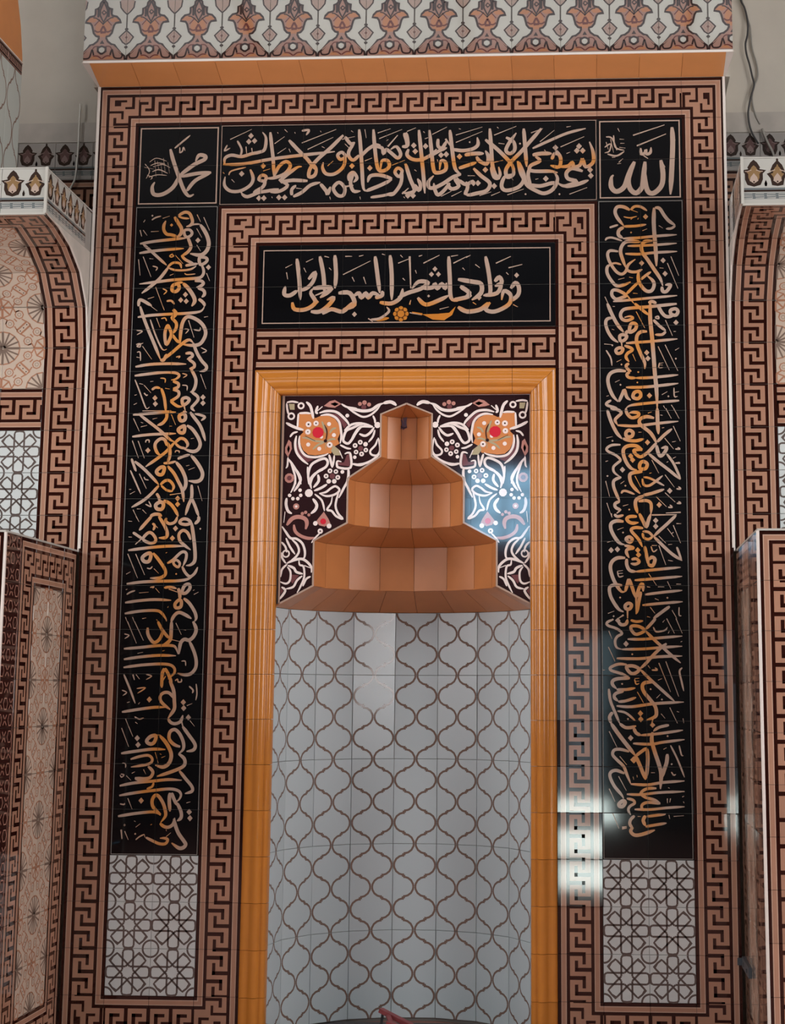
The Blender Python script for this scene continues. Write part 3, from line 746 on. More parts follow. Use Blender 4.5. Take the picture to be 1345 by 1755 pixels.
# ------------------------------------------------------------------ cables on the plaster
def tube(name, pts, r, m, parent=None, loc=(0, 0, 0)):
    P = []
    for i in range(len(pts)-1):
        for k in range(4):
            p0, p1, p2, p3 = [Vector(pts[max(0, min(len(pts)-1, i+d))]) for d in (-1, 0, 1, 2)]
            t = k/4; P.append(.5*((2*p1)+(p2-p0)*t+(2*p0-5*p1+4*p2-p3)*t*t+(-p0+3*p1-3*p2+p3)*t**3))
    P.append(Vector(pts[-1])); vs, fs = [], []; n = 6
    for i, p in enumerate(P):
        d = (P[min(i+1, len(P)-1)]-P[max(i-1, 0)]).normalized(); u = d.cross(Vector((0, 1, .01))).normalized(); v = d.cross(u)
        for k in range(n): q = p + (u*math.cos(2*PI*k/n)+v*math.sin(2*PI*k/n))*r - Vector(loc); vs.append(tuple(q))
    for i in range(len(P)-1):
        for k in range(n): fs.append((i*n+k, i*n+(k+1) % n, (i+1)*n+(k+1) % n, (i+1)*n+k))
    fs += [tuple(range(n))[::-1], tuple(range(len(vs)-n, len(vs)))]
    me = pydata(name, vs, fs, [m])
    for p in me.polygons: p.use_smooth = True
    return link(name, me, parent, loc)
def wire(pix, r, m, y=RYB-.012, name='cable'):
    return tube(name, [tuple(hit(px, py, 1, y)) for px, py in pix], r, m)
def wcrop(pts, ox, oy, s): return [(ox+x*s, oy+y*s) for x, y in pts]
WS = 105/614
tag(wire(wcrop([(165, -60), (185, 20), (215, 100), (235, 180), (262, 260), (270, 340), (288, 500), (325, 620), (342, 720), (338, 780), (310, 850), (290, 910), (285, 1000), (300, 1090), (330, 1180), (365, 1245)], 1240, 0, WS), .0045, 'cable_grey'),
    'looping grey cable hanging over the plaster beside the palmette frieze', 'cable')
tag(wire(wcrop([(160, -60), (178, 20), (205, 70), (228, 150), (242, 240), (238, 350), (218, 440), (228, 540), (260, 650), (285, 760), (305, 850), (282, 940), (258, 1040), (245, 1150), (265, 1280), (310, 1380), (350, 1440)], 1240, 0, WS), .0050, 'cable_dark', RYB-.026),
    'thin dark cable twisting down the plaster to the crest frieze', 'cable')
tag(wire(wcrop([(385, 1290), (410, 1360), (450, 1450), (490, 1530), (505, 1600), (508, 1720)], 1240, 0, WS), .0070, 'cable_grey', RYB-.03),
    'pale grey cable running down across the crest frieze on the Allah side', 'cable')
tag(wire([(138, 178), (136, 215), (134, 255), (131, 290), (128, 308), (121, 322), (116, 332)], .0055, 'cable_white', RYB-.025),
    'short white cable on the plaster behind the Muhammad side cornice', 'cable')
# ------------------------------------------------------------------ things at the floor
tag(link('prayer_mat', box_mesh('prayer_mat', [(-.42, .44, -.30, .52, .0, .012)], ['mat_dark'])), 'dark grey mat laid on the floor of the niche', 'mat')
st = thing('folding_stand', 'low red wooden folding stand in the niche with one slanting rail', 'stand', (-.05, .33, .012))
a0, a1 = hit(652, 1731, 1, .30), hit(712, 1762, 1, .22)
def bar(name, p, q, w, h, m, parent):
    p, q = Vector(p), Vector(q); d = (q-p); L = d.length; d.normalize(); u = d.cross(Vector((0, 0, 1))).normalized(); v = u.cross(d)
    vs = []
    for b in (p, q):
        for su, sv in ((-1, -1), (1, -1), (1, 1), (-1, 1)): vs.append(tuple(b+u*su*w/2+v*sv*h/2-parent.location))
    return link(name, pydata(name, vs, [(0, 1, 2, 3), (7, 6, 5, 4), (0, 4, 5, 1), (1, 5, 6, 2), (2, 6, 7, 3), (3, 7, 4, 0)], [m]), parent, parent.location)
bar('rail', a0, a1, .03, .018, 'red_wood', st)
bar('rail', a0+Vector((.05, -.16, -.026)), a1+Vector((.06, -.14, -.020)), .03, .018, 'red_wood', st)
for q in (a0+Vector((.012, .0, -.006)), a0+Vector((.06, -.16, -.030))): bar('leg', q, Vector((q.x-.012, q.y, .014)), .016, .012, 'cable_dark', st)
bar('crosspiece', a0+Vector((.03, 0, -.012)), a0+Vector((.07, -.16, -.038)), .02, .012, 'red_wood', st)
# latch in the corner of the Allah side column
lt = thing('latch', 'dark metal latch bracket in the corner between column and pedestal', 'latch', (1.50, -.02, .36))
zc = hit(1262, 1648, 1, -.01).z
link('bolt', box_mesh('bolt', [(1.478, 1.504, -.020, -.007, zc-.014, zc+.016)], ['latch_metal']), lt, (0, 0, 0))
link('plate', box_mesh('plate', [(1.497, 1.511, -.34, -.020, zc-.020, zc+.024)], ['latch_metal']), lt, (0, 0, 0))
for yy in (-.10, -.26): link('screw', box_mesh('screw', [(1.493, 1.497, yy-.01, yy+.01, zc-.008, zc+.008)], ['cable_dark']), lt, (0, 0, 0))
# ------------------------------------------------------------------ calligraphy, traced stroke by stroke (crop pixels, turned into points on the wall)
def parse(txt):
    out = []
    for s in txt.replace('\n', '|').split('|'):
        s = s.split()
        if not s: continue
        out.append((s[0], [tuple(float(v) for v in p.split(',')) for p in s[1:]]))
    return out
def inscription(parent, blocks, horizontal, cx, cz, hw, seams, wk=.93):
    L = parent.location; A = Art(); A.D = 0.0010
    ns = 0
    for (ox, oy, s, txt) in blocks:
        def W(p): h = hit(ox+p[0]*s, oy+p[1]*s, 1, 0); return (h.x-L.x, h.z-L.z)
        mpp = s*T/73.5
        for k, pts in parse(txt):
            ns += 1; lf = (ns*17 % 61)*1.5e-5
            if k == 'd':
                for p in pts:
                    x, z = W(p); r = 34*mpp if s < .2 else 20*mpp if s < .3 else 11*mpp
                    A.poly([(x-r, z), (x, z-r*1.1), (x+r, z), (x, z+r*1.1)], 'calligraphy_ink', 1)
                continue
            w = float(k)*mpp*wk
            q = [W(p) for p in pts]
            if len(q) > 3 and math.dist(q[0], q[-1]) < 1e-6:
                A.stroke(q[:-1], w, 'calligraphy_ink', 1, closed=True, sub=4, lift=lf)
            elif len(q) == 2 and math.dist(*q) < w*1.2:
                x, z = (q[0][0]+q[1][0])/2, (q[0][1]+q[1][1])/2; r = max(w*.8, .004)
                A.poly([(x-r, z), (x, z-r), (x+r, z), (x, z+r)], 'calligraphy_ink', 1)
            else:
                A.stroke(q, w, 'calligraphy_ink', 1, taper=(.55, .30, .14, .22), sub=4, lift=lf)
    me = A.mesh('inscription')
    bm = bmesh.new(); bm.from_mesh(me)
    for axis, vals in enumerate(seams):          # the grout joints run on through the lettering
        for v in vals:
            for d in (-.0011, .0011):
                n = (1, 0, 0) if axis == 0 else (0, 0, 1); co = (v+d-L.x, 0, 0) if axis == 0 else (0, 0, v+d-L.z)
                bmesh.ops.bisect_plane(bm, geom=bm.verts[:]+bm.edges[:]+bm.faces[:], plane_co=co, plane_no=n)
            kill = [f for f in bm.faces if abs((f.calc_center_median().x+L.x if axis == 0 else f.calc_center_median().z+L.z)-v) < .0011]
            bmesh.ops.delete(bm, geom=kill, context='FACES')
    bm.to_mesh(me); bm.free()
    at = me.attributes.new('ink', 'FLOAT', 'POINT')
    for i, v in enumerate(me.vertices):
        p = v.co + L
        d = abs(p.z-cz) if horizontal else abs(p.x-cx)
        nz = .25*math.sin(p.x*31+p.z*17)+.25*math.sin(p.z*41-p.x*23)
        at.data[i].value = max(0.0, min(1.0, 1.15 - d/hw*2.1 + nz))
    return link('inscription', me, parent, L)
S18 = 180/1345
LEFT_TXT = [(200, 345, S18, '''45 790,185 830,160 880,140 930,155 960,210 970,270 940,310 890,325|30 790,190 850,215 930,222|25 930,315 1000,295 1070,295
55 1070,300 1120,370 1160,450 1180,540 1160,620 1110,675 1050,690 940,670|50 740,200 790,280 830,350 820,420 770,460|45 770,450 700,430 640,420 605,370 605,310 630,250
40 870,375 930,365 965,400 950,440 900,460 870,430 870,375|45 910,460 940,540 950,590 910,650 850,690 830,700|40 830,690 870,740 940,780 1000,810
42 300,545 480,515 700,490 900,470|40 340,550 430,630 540,730 640,820|35 650,850 700,800 750,785 810,800 830,860|30 660,850 740,880 850,885 950,870 1020,830
45 660,850 560,980 450,1080 320,1180|40 290,665 450,640 640,620 860,605|45 1060,725 1130,720 1160,750 1130,790 1070,810 1060,725|42 1080,800 1110,870 1110,930 1060,980 900,995 700,1010 500,1035 290,1060
40 880,825 960,810 1040,800|50 720,1080 780,1060 800,1110 760,1155 710,1140 720,1080|35 720,1070 790,1045 850,1040|55 850,1050 920,1120 980,1210 1000,1280 960,1345
45 1000,1020 1080,1020 1110,1055 1060,1095 1020,1100|45 1040,1110 1110,1140 1125,1190 1090,1230|45 1050,1250 1110,1300 1130,1345
d 1040,500 1175,845 880,1195 820,1265 890,1280|20 1030,170 1075,265|22 1115,205 1190,375|20 1025,350 1090,465|20 1025,560 1075,640|22 280,745 300,950|22 340,710 440,970|20 500,1100 590,1345|22 1150,920 1190,1020
22 450,240 500,210 570,190|16 590,220 680,190|30 300,370 320,450|22 340,370 390,440|20 440,390 540,385|25 345,270 365,240|20 450,180 465,190|18 700,680 730,700 700,715 680,700 720,670|18 750,690 850,800|16 420,735 470,740|18 460,830 520,850 500,890|16 680,950 730,930|16 870,920 900,940 1010,930|18 590,1120 640,1150 600,1195|30 690,300 715,310
45 280,1345 290,1270 330,1270 400,1310 450,1340|20 400,1250 480,1225|30 640,1280 700,1275 740,1320'''),
(200, 525, S18, '''45 300,0 340,130 400,290 480,480 560,680|40 270,140 450,115 700,100 900,90 1060,70 1110,30 1120,0|50 720,40 760,90 730,130 690,150|45 700,150 760,210 760,280 720,350
45 650,250 620,330 620,430 640,490 680,420 700,350 670,270 650,250|40 710,360 770,440 820,470|50 810,460 820,330 840,220 880,150 940,135 1040,180 1110,250 1140,340 1110,430 1050,490 940,500 820,480
45 580,690 700,600 850,470 930,430 980,470|45 980,470 1030,600 1090,700 1150,770 1130,820 1060,835|45 560,680 600,690 640,610|22 430,170 490,350 560,510 600,560 640,550|20 510,150 555,270|24 920,180 990,400
40 240,775 420,745 640,735 890,740|40 230,890 420,865 620,845 760,855 800,890 760,930 700,945|42 720,960 790,990 780,1040 720,1050|42 720,1070 790,1090 790,1150 720,1200 700,1220 780,1280 850,1280
42 880,605 950,600 970,640 900,680|42 920,680 990,730 990,780 930,800|45 950,800 1010,920 1010,1010 980,1080 940,1100|42 960,1100 1030,1150 1040,1200 990,1260 960,1300 1000,1345
45 840,1190 890,1170 930,1195 900,1240 850,1260 840,1190|45 860,1260 880,1345|35 450,1070 500,1040 560,1050|42 570,1050 610,1170 630,1345
d 490,1175 495,1250 1105,1165 1105,1240|20 1075,870 1145,1060|20 235,940 290,1080 340,1220 380,1310 420,1290|18 330,510 450,680|18 350,1010 440,1110|18 250,490 300,480 300,520 260,510 340,470|18 260,590 300,590 305,700|18 255,650 305,660
16 255,310 330,320 260,365|18 570,160 620,150 640,190|16 870,290 920,300 880,350|18 990,300 1060,310 1070,270|16 1080,530 1150,570 1090,600|18 760,650 810,640 790,665|16 840,860 900,880 850,915|16 840,1010 900,1020 900,1080|18 560,920 620,930 620,980|18 620,1050 680,1060
16 430,965 470,960|18 290,990 340,1000|18 350,1110 380,1140 400,1130|18 230,1140 260,1130|18 220,1260 260,1240|18 1120,140 1170,130|16 440,0 520,60|20 590,0 610,50|20 330,1340 700,1335'''),
(200, 705, S18, '''38 210,45 400,30 600,15 760,10|45 640,0 640,80 590,150 520,180|50 800,60 850,30 880,60 870,110 820,120 800,60|45 850,0 900,10|45 940,10 1000,90 1060,170 1100,260 1135,380|35 1000,30 1080,50 1130,75 1080,120
42 300,50 420,140 560,250 680,360 740,390|38 200,325 400,300 600,290 760,285|50 790,230 850,190 870,200 860,270 810,270 790,230|48 900,180 970,230 1040,330 1070,420 1040,490 970,515 860,480|42 740,410 810,350 870,360 910,420 890,470|35 750,410 810,460 890,475
42 740,400 640,510 540,590 370,710|45 640,440 620,370 570,350 510,390 490,450 520,530 570,570|45 650,400 680,480 680,570 650,660|35 600,665 680,660 760,640|38 780,610 860,575 940,555|50 950,560 1010,630 1070,720 1100,800 1080,870 1020,900 920,890
50 760,650 830,740 880,860 880,960 830,1050|50 510,770 560,720 610,720 590,800 540,810 510,770|45 650,700 730,790 790,900 840,1010 860,1160|35 190,605 230,720 250,770|42 230,640 340,730 450,840 540,940|40 560,940 620,890 680,890 730,960 710,1020|32 570,950 640,1010 720,1025|42 540,950 440,1060 330,1150 190,1230
25 680,1070 850,1045|40 510,1050 540,1100 550,1150|50 500,1200 560,1160 600,1190 580,1250 520,1250 500,1200|45 600,1140 680,1180 740,1250 790,1345|45 960,940 960,1100 920,1200 880,1330|42 960,1110 1010,1230 1050,1345
d 400,500 780,1115 780,1190|22 215,90 290,255|20 700,40 755,175|22 200,375 280,600|22 275,380 355,600|22 175,755 240,900 310,1060|22 290,800 380,990|20 1040,955 1095,1150|20 210,1260 250,1345|18 330,1260 380,1310
16 310,140 340,150|16 310,200 390,180|16 460,100 520,85|18 370,400 380,370 415,370 415,405|16 750,530 760,505 800,510 800,535|16 670,190 710,190|16 950,350 990,345|16 890,700 930,690|16 920,750 1000,720|16 350,840 365,870 410,880|16 160,1000 190,1000|16 170,1060 235,1025|18 370,1190 440,1220 410,1150|18 260,1250 310,1250|45 430,1345 480,1320 540,1320 580,1345'''),
(185, 885, S18, '''45 560,0 480,90 400,180|45 650,0 720,110 760,210 740,270 650,275|40 750,20 740,60 790,95 860,70 890,0|45 1160,0 1160,50 1110,100|42 920,70 960,35 1020,40 1060,80 1010,105 940,95 920,70|48 1070,80 1095,250 1115,450 1110,570 1060,620 1000,630
42 1060,300 1020,210 960,180 910,230 920,310 980,370 1060,430|35 570,90 600,120 580,180|22 600,110 640,150|38 320,205 400,260 450,290|42 450,290 510,215 560,215 610,280 600,330 530,340 450,290|38 440,280 350,360|40 260,435 450,410 700,385 900,380 980,385
50 440,530 500,480 550,480 530,570 470,580 440,530|45 580,470 660,570 730,680 730,750 660,790 540,790|40 760,600 830,560 940,460 1000,470 1000,540 960,640|35 840,580 880,560 920,600 900,650 850,620 840,580|38 950,640 990,720 1050,770 1110,730 1150,650
40 240,865 450,840 700,830 900,825 1030,800 1110,740|35 720,915 800,905 880,925|30 780,930 890,970|45 960,930 990,880 1040,870 1050,920 1000,980 950,980 960,930|45 900,920 920,1000 920,1060|45 860,1120 910,1070 940,1090 930,1160 870,1170 860,1120|45 970,1050 1040,1110 1110,1220 1130,1300 1110,1345
38 220,1105 400,1080 600,1065 810,1075|38 215,1245 400,1215 600,1205 680,1230 740,1310 750,1345|45 810,1345 850,1270 910,1230 990,1260 1070,1310
d 865,155 825,280|24 255,480 380,790|24 355,480 470,750|22 360,0 400,70|20 225,1290 245,1345|20 315,1290 335,1345|18 260,60 310,65|18 265,265 310,265|20 235,740 290,710|18 500,660 540,670 570,640|16 590,670 650,730|16 740,470 760,460|18 870,740 880,735
18 540,910 590,900 570,920|16 610,920 660,980|18 230,940 250,930|22 240,1000 290,970 350,950|14 400,980 520,970|16 1090,950 1110,940|18 1100,1000 1160,970|18 765,1170 775,1150|20 440,1310 490,1300|18 620,1320 640,1340|18 1180,160 1185,158'''),
(185, 1065, S18, '''22 250,0 365,280|22 340,0 455,245|42 640,0 690,100 760,190 800,220|45 510,80 510,150 540,220 590,270 650,240 690,170 700,100|48 815,0 810,130 800,230 740,290 680,310|48 1090,0 1130,100 1100,190 1040,240 980,230 930,280 910,420
45 1040,250 1100,380 1130,500 1120,600 1060,670 980,685 890,665|20 820,235 930,260|38 205,350 400,335 650,310 820,310 870,340 900,420|38 205,485 420,455 650,435 870,440|38 200,590 420,560 650,545 790,555 850,600 850,660 800,710 770,740
48 720,600 690,700 690,850|45 730,600 780,690 820,800|40 700,760 740,700|48 790,760 840,880 850,1020 850,1120 800,1200 770,1240|42 850,990 790,920 730,910 680,940 670,1000 710,1060 800,1130|38 180,1160 400,1125 600,1100 740,1100|42 770,1240 800,1290 860,1310 930,1280 960,1200|48 930,1240 960,1345
d 530,1000 965,1035 970,1110 1030,1230|28 205,680 280,860 350,1050|20 870,20 940,170|20 225,1245 265,1345|18 1050,1270 1110,1345|40 320,680 340,750|22 360,680 405,740|16 490,680 560,700 490,745|18 370,860 480,850 380,920|16 180,880 240,910 190,950|20 245,1040 280,1030|18 390,1060 410,1035
16 210,160 270,180 215,220|18 970,105 1000,115|14 380,410 450,395|14 700,380 730,370|16 940,510 990,510 995,570|18 860,760 890,740 900,775 940,770 940,730|22 1040,830 1090,880 1080,920|18 1130,800 1140,920 1125,1010|20 1010,1080 1080,1050|18 340,1220 400,1250 460,1235|18 350,1290 380,1310'''),
(175, 1245, S18, '''22 250,20 340,260|22 340,0 395,130|d 450,150 460,235 500,950 1115,1095 1125,1175|48 570,190 620,130 690,120 670,200 620,225 570,190|30 690,110 750,110|50 740,120 820,210 880,330 880,420 840,490 770,520 680,495
45 1000,260 920,230 860,160 870,70 930,40 990,90 1040,200 1040,290 980,350|45 1030,0 1110,110 1190,230 1170,300 1080,320|45 980,350 1050,410 1060,480 1010,530 860,590 700,640|42 990,570 1070,670 1150,770 1150,830 1060,860
40 245,345 450,315 650,290 810,295|36 365,420 480,385 590,370 640,410 630,460 560,490 370,520|42 590,510 650,580 620,650 540,670 420,655|38 225,760 400,725 650,700 850,680 1020,690|30 420,665 500,700 600,710|30 660,720 640,770 570,800|38 220,885 420,850 650,820 860,800 970,820 1010,870 990,930 940,970
48 870,850 860,950 870,1090|45 890,850 920,930 960,1010|45 960,980 1010,1090 1010,1170 960,1210|45 750,1130 660,1040 640,960 670,890 720,890 780,980 810,1080 810,1150 750,1230|38 205,1150 420,1115 620,1095 700,1105 750,1140|42 740,1240 790,1280 850,1290 910,1250 930,1170
22 330,920 385,1060|16 260,470 300,480 300,530|16 240,610 280,620 250,650 230,620|18 310,630 370,690|18 380,600 420,580|18 530,550 560,610|18 680,330 720,470|16 740,350 760,360|16 760,400 810,380|18 230,990 280,1000 290,980|18 1080,980 1130,965|16 410,1210 430,1220|16 430,1290 490,1245|18 280,1265 295,1255'''),
(175, 1300, S18, '''48 920,770 940,860 980,960 1050,1060 1070,1100 1040,1140 980,1145 890,1080|42 245,910 255,1030|24 290,930 335,1040|18 420,970 430,960|18 430,1040 480,1000 540,970|18 540,970 550,1010|38 560,1010 640,1050 730,1090 810,1090 840,1040 800,1020 740,1020|18 820,1000 880,950|16 820,910 825,930|18 280,860 295,850|18 620,850 640,840''')]
RIGHT_TXT = [(1015, 340, S18, '''48 480,150 400,110 320,110 290,170 320,250 400,350|38 400,360 550,355 690,335|30 220,375 280,355 330,340|50 400,370 340,410 335,470 390,510|38 390,515 600,505 800,485 1080,465|38 490,150 540,105 620,110 700,160|18 500,150 580,180|18 400,235 480,250 570,230|18 490,270 520,250|d 680,235 630,830 905,795 930,965|18 580,270 590,250
55 790,120 785,300 795,480 810,650 820,870|48 800,120 860,130 920,220 980,290 1060,345|35 1060,350 1010,385 940,390|30 165,540 190,510 260,505 380,545|48 600,560 460,550 390,590 360,680 390,790 430,890|42 400,570 500,545 620,560|36 450,610 620,605 820,595 1080,575|38 420,710 600,715 800,695 1085,680
50 770,545 680,550 630,600 640,690 710,790 790,910 870,1030 900,1120|48 890,1130 900,1190 950,1190 1000,1110 930,1110|42 330,680 230,670 195,710 210,790 260,880 320,950 380,970 430,930 460,850 550,780|45 230,850 190,880 190,960 240,1050 310,1120 400,1110 490,1070|28 240,840 300,830 370,850|40 430,910 490,940 570,940 640,910
48 590,940 590,1050 640,1140 700,1190 760,1180 790,1110 770,1050 700,990|38 620,1040 680,990 750,940|40 580,1080 500,1160 430,1230|45 430,1240 330,1180 260,1180 250,1240 300,1290 380,1270 430,1240|42 440,1240 530,1345|36 265,1320 500,1300 750,1275 1085,1245
22 1005,745 1105,990|22 960,830 1095,1155|22 160,1260 200,1345|18 490,435 500,440|18 640,415 700,390|18 850,350 900,380|18 330,1040 410,1020|18 470,1010 520,1020|18 860,890 910,895|18 520,1215 580,1220|45 720,1345 760,1320 820,1345'''),
(1015, 520, S18, '''48 190,0 250,140 320,270 400,370|45 1080,5 900,25 700,45 500,60 400,80 360,140 380,200 440,220 520,190 480,165 410,180|42 540,0 620,70 720,150|55 740,0 740,200 765,450 785,700 800,900 820,1100 830,1345|40 780,210 860,290 940,350|38 940,360 890,400 800,400|48 840,30 890,120 950,170 1040,160|48 1000,90 1060,70 1095,100 1070,150 1010,140 1000,90
45 260,185 190,200 170,260 200,360 260,450 330,500|48 480,300 510,255 560,270 550,330 480,370 480,300|42 420,370 460,370|45 350,420 390,400 440,420 410,470 360,480 350,420|45 300,600 340,570 390,580 370,630 320,640 300,600|45 370,480 380,560|38 430,510 560,500 780,485 1090,455|48 700,360 620,365 570,420 570,520 620,650 670,760 670,840
42 410,540 490,570 510,600 450,640 430,690 470,750|42 470,770 430,800 460,850 500,870|42 480,880 440,910 470,950 560,955|38 560,955 750,950 1100,915|48 430,870 330,860 240,890 200,960 210,1060 260,1180 330,1260|40 430,1075 600,1075 800,1060 1100,1025|45 340,1260 380,1170 410,1110 440,1200 490,1240|48 520,1200 540,1140 600,1130 620,1180 580,1220 520,1200|38 1110,1245 850,1265 600,1290 480,1310 430,1345|38 240,1240 180,1280 200,1310 320,1340
d 695,630 710,705 730,1180 1070,245|22 560,105 670,315|22 935,215 1025,415|22 840,550 985,855|22 930,530 1095,865|22 175,600 235,700 250,800|20 515,650 555,740|18 150,520 260,530|18 250,540 260,535|16 310,750 370,720|18 370,780 375,785|16 250,330 280,340|18 260,40 290,40|20 800,180 840,165 850,195 800,190|18 1040,360 1070,360|18 1060,600 1110,570|18 1060,710 1075,705|16 860,760 850,820 910,820|16 860,770 910,760|16 850,790 900,790
16 290,1010 350,980|18 355,1045 365,1040|18 570,1015 580,1010|18 585,880 590,880|18 890,1170 960,1130|18 970,1190 975,1190|18 1045,1080 1050,1190 1090,1190|18 1050,1140 1110,1130|18 180,1190 210,1180|20 910,1310 930,1345|20 1010,1300 1040,1345'''),
(1015, 700, S18, '''48 190,20 240,170 310,310 380,390|42 230,0 330,20 370,60 320,110 290,150 320,210|38 320,215 550,225 800,195 1100,165|52 830,0 835,180 845,330|45 430,0 440,60 500,120 580,100 590,60 520,50 470,60|48 790,125 700,105 620,130 600,180 640,230 740,310 800,400 820,460|42 830,430 920,340 1020,260|48 430,310 470,280 520,310 500,360 440,360 430,310|45 390,385 470,410 560,415 660,390
45 820,440 760,510 700,570 620,620 560,590 530,540 580,530 640,540|48 820,470 840,560 870,610 920,570 950,500 880,510|42 720,580 850,690 980,790 1125,910|35 950,580 1030,690 1080,790 1130,905|35 360,465 250,470 185,510 200,550 300,600 360,660 320,700 270,750 280,820 360,880|42 370,880 280,920 270,990 300,1080 350,1190|42 350,1190 290,1220 300,1270 370,1300|45 360,1300 310,1345
48 640,530 560,480 460,480 400,520 400,600 440,700 500,770 570,790|48 610,710 650,680 700,710 680,770 610,770 610,710|48 640,810 540,820 480,850 490,940 540,1020 610,1090|30 650,880 720,890 810,930 920,990|35 640,900 660,980 720,990 790,950 900,860|42 650,1110 750,1090 920,1035|48 660,1120 570,1160 550,1230 580,1345|42 590,1190 690,1180 750,1220 750,1345|32 370,1090 390,1060 440,1060 540,1100
d 705,435 385,785 990,1055 855,1235 490,610 515,660|22 940,0 1010,130|22 1040,0 1110,130|22 1035,225 1125,420|20 925,380 1040,520|22 545,865 620,1010|20 760,660 850,830|20 930,850 1050,1010|20 930,1080 1060,1200|20 815,1130 950,1260|20 170,930 220,1130|20 185,1210 230,1345|22 1060,520 1120,520 1090,500|22 1060,700 1120,700 1090,690|22 1075,1030 1130,1030 1100,1000|22 1080,1215 1130,1215 1100,1190|22 970,1265 1020,1265 990,1235
16 180,380 260,360|18 255,410 260,420|18 170,680 200,670|18 190,865 195,865|18 360,965 410,930|18 420,990 425,990|18 590,305 630,305|18 710,60 760,45|18 870,85 900,90|18 890,250 920,245|18 1020,430 1070,420|18 1030,640 1070,620|18 730,830 760,825|18 950,690 970,680|18 390,1250 460,1230|18 470,1290 475,1300|32 1130,1330 940,1340'''),
(1015, 880, S18, '''35 240,0 250,50|38 280,10 320,40 400,20|48 600,0 650,100 690,170 720,80 750,0|38 760,20 1080,15|42 1070,25 950,140 850,230 780,300|45 570,40 480,40 440,70 470,110 520,125 590,115|48 400,105 310,95 240,130 240,210 290,310 350,380 410,400|42 650,190 560,180 500,200 510,240 590,330 640,430|45 430,330 470,300 510,330 480,370 430,330|35 780,300 720,240 640,230|35 640,250 660,310 720,330 780,290|42 790,300 900,410 1020,520 1150,605|30 1080,430 1110,510 1140,600
45 670,420 690,520 720,660|48 710,650 770,670 800,590 760,560 720,600|42 410,410 500,430 520,445 450,460 435,500 470,570|40 500,590 560,580 600,620 550,650 490,640|45 440,580 440,660 480,730 560,745|38 560,745 800,720 1130,690|48 420,570 320,570 250,620 230,700 260,820 310,920 370,1000 420,1000|45 420,1000 450,900 470,850 510,950 550,1080|45 560,1080 600,950 640,900 650,1000|48 560,1060 560,1290|45 620,1000 590,1150 570,1280
36 540,855 750,840 1150,805|36 670,1040 900,1010 1150,985|36 640,1175 900,1150 1155,1130|45 380,920 280,915 220,950 230,1050 280,1150 340,1230 400,1260|45 420,1180 460,1150 500,1170 480,1220 430,1220 420,1180|50 450,1230 450,1345|42 400,1300 330,1345|42 990,1190 880,1270 780,1345
d 240,470 320,460 580,470 590,530 810,90 810,165|22 1035,150 1130,380|22 850,410 940,660|20 960,190 1040,300|18 850,290 940,380|20 720,770 820,920|20 960,870 1005,965|20 740,1200 800,1280|20 1020,1240 1080,1345|22 1075,130 1135,130|16 320,210 400,180|18 390,240 395,250|16 190,370 260,350|18 760,410 830,410|18 750,420 780,490 830,460|22 970,600 1030,610|18 320,740 390,730|18 320,740 340,810 400,800|18 330,770 390,765
20 700,940 740,945|20 840,940 920,940|20 1075,905 1135,905|18 350,1075 360,1080|18 800,1090 850,1110|18 950,1080 970,1080|18 200,1280 280,1250|18 270,1310 275,1320|18 700,1320 740,1330|18 1110,1200 1110,1300 1140,1310|16 970,400 1020,395|20 1010,260 1040,240'''),
(1015, 1060, S18, '''35 270,10 190,50 200,90 310,130 380,190 320,230 290,290 310,370 380,395|36 380,395 650,390 900,370 1150,355|45 330,40 370,80 430,70 450,10|45 320,0 330,50|35 490,20 560,40 650,30|40 810,0 740,80 680,140|42 670,150 590,100 500,100 500,150 550,200 610,190 670,150|40 680,160 800,280 900,370 1010,470 1130,570|36 450,265 650,265 900,245 1150,225|42 950,320 860,390 760,490 680,580 600,650|38 310,510 600,515 850,490 1150,480
45 600,650 530,610 450,610 440,640 490,700 550,700 600,650|40 620,660 730,770 860,890 1050,1060|38 440,590 330,585 230,630 250,670 380,710 480,760|45 480,765 330,770 260,800 260,850 310,900|38 310,910 430,910 550,890|42 400,930 300,960 280,1010 330,1060|38 330,1065 430,1055 560,1010|38 310,1120 500,1130 800,1090 1170,1070|48 780,815 680,820 640,860 660,940 740,1040 800,1120 820,1200 800,1260 690,1300|45 780,1260 760,1345|38 210,900 230,1050 280,1180 350,1345|45 260,1200 220,1260 240,1345|30 320,1185 430,1210 550,1310
d 615,1215 620,1290 430,325|22 950,0 1050,190|22 1070,0 1150,190|22 210,160 250,260|22 205,365 290,550|22 850,570 1000,940|22 940,550 1105,1000|25 1150,630 1115,680 1140,800 1170,930|20 575,940 655,1080|20 990,1140 1090,1345|22 780,110 820,170 930,150 960,110|18 900,50 925,20|18 970,190 985,160|18 500,455 520,460|18 370,835 390,840|18 540,770 600,765|18 540,780 560,840 600,830|18 550,805 600,800|22 760,660 830,660 800,630
16 710,600 740,640|18 840,790 890,770|18 740,905 750,905|18 820,1020 870,970|18 880,1035 900,1040|18 1080,1190 1110,1200|18 880,1220 930,1280|18 130,660 160,660|18 450,1290 460,1285|18 1160,1280 1170,1340|18 1130,300 1150,290'''),
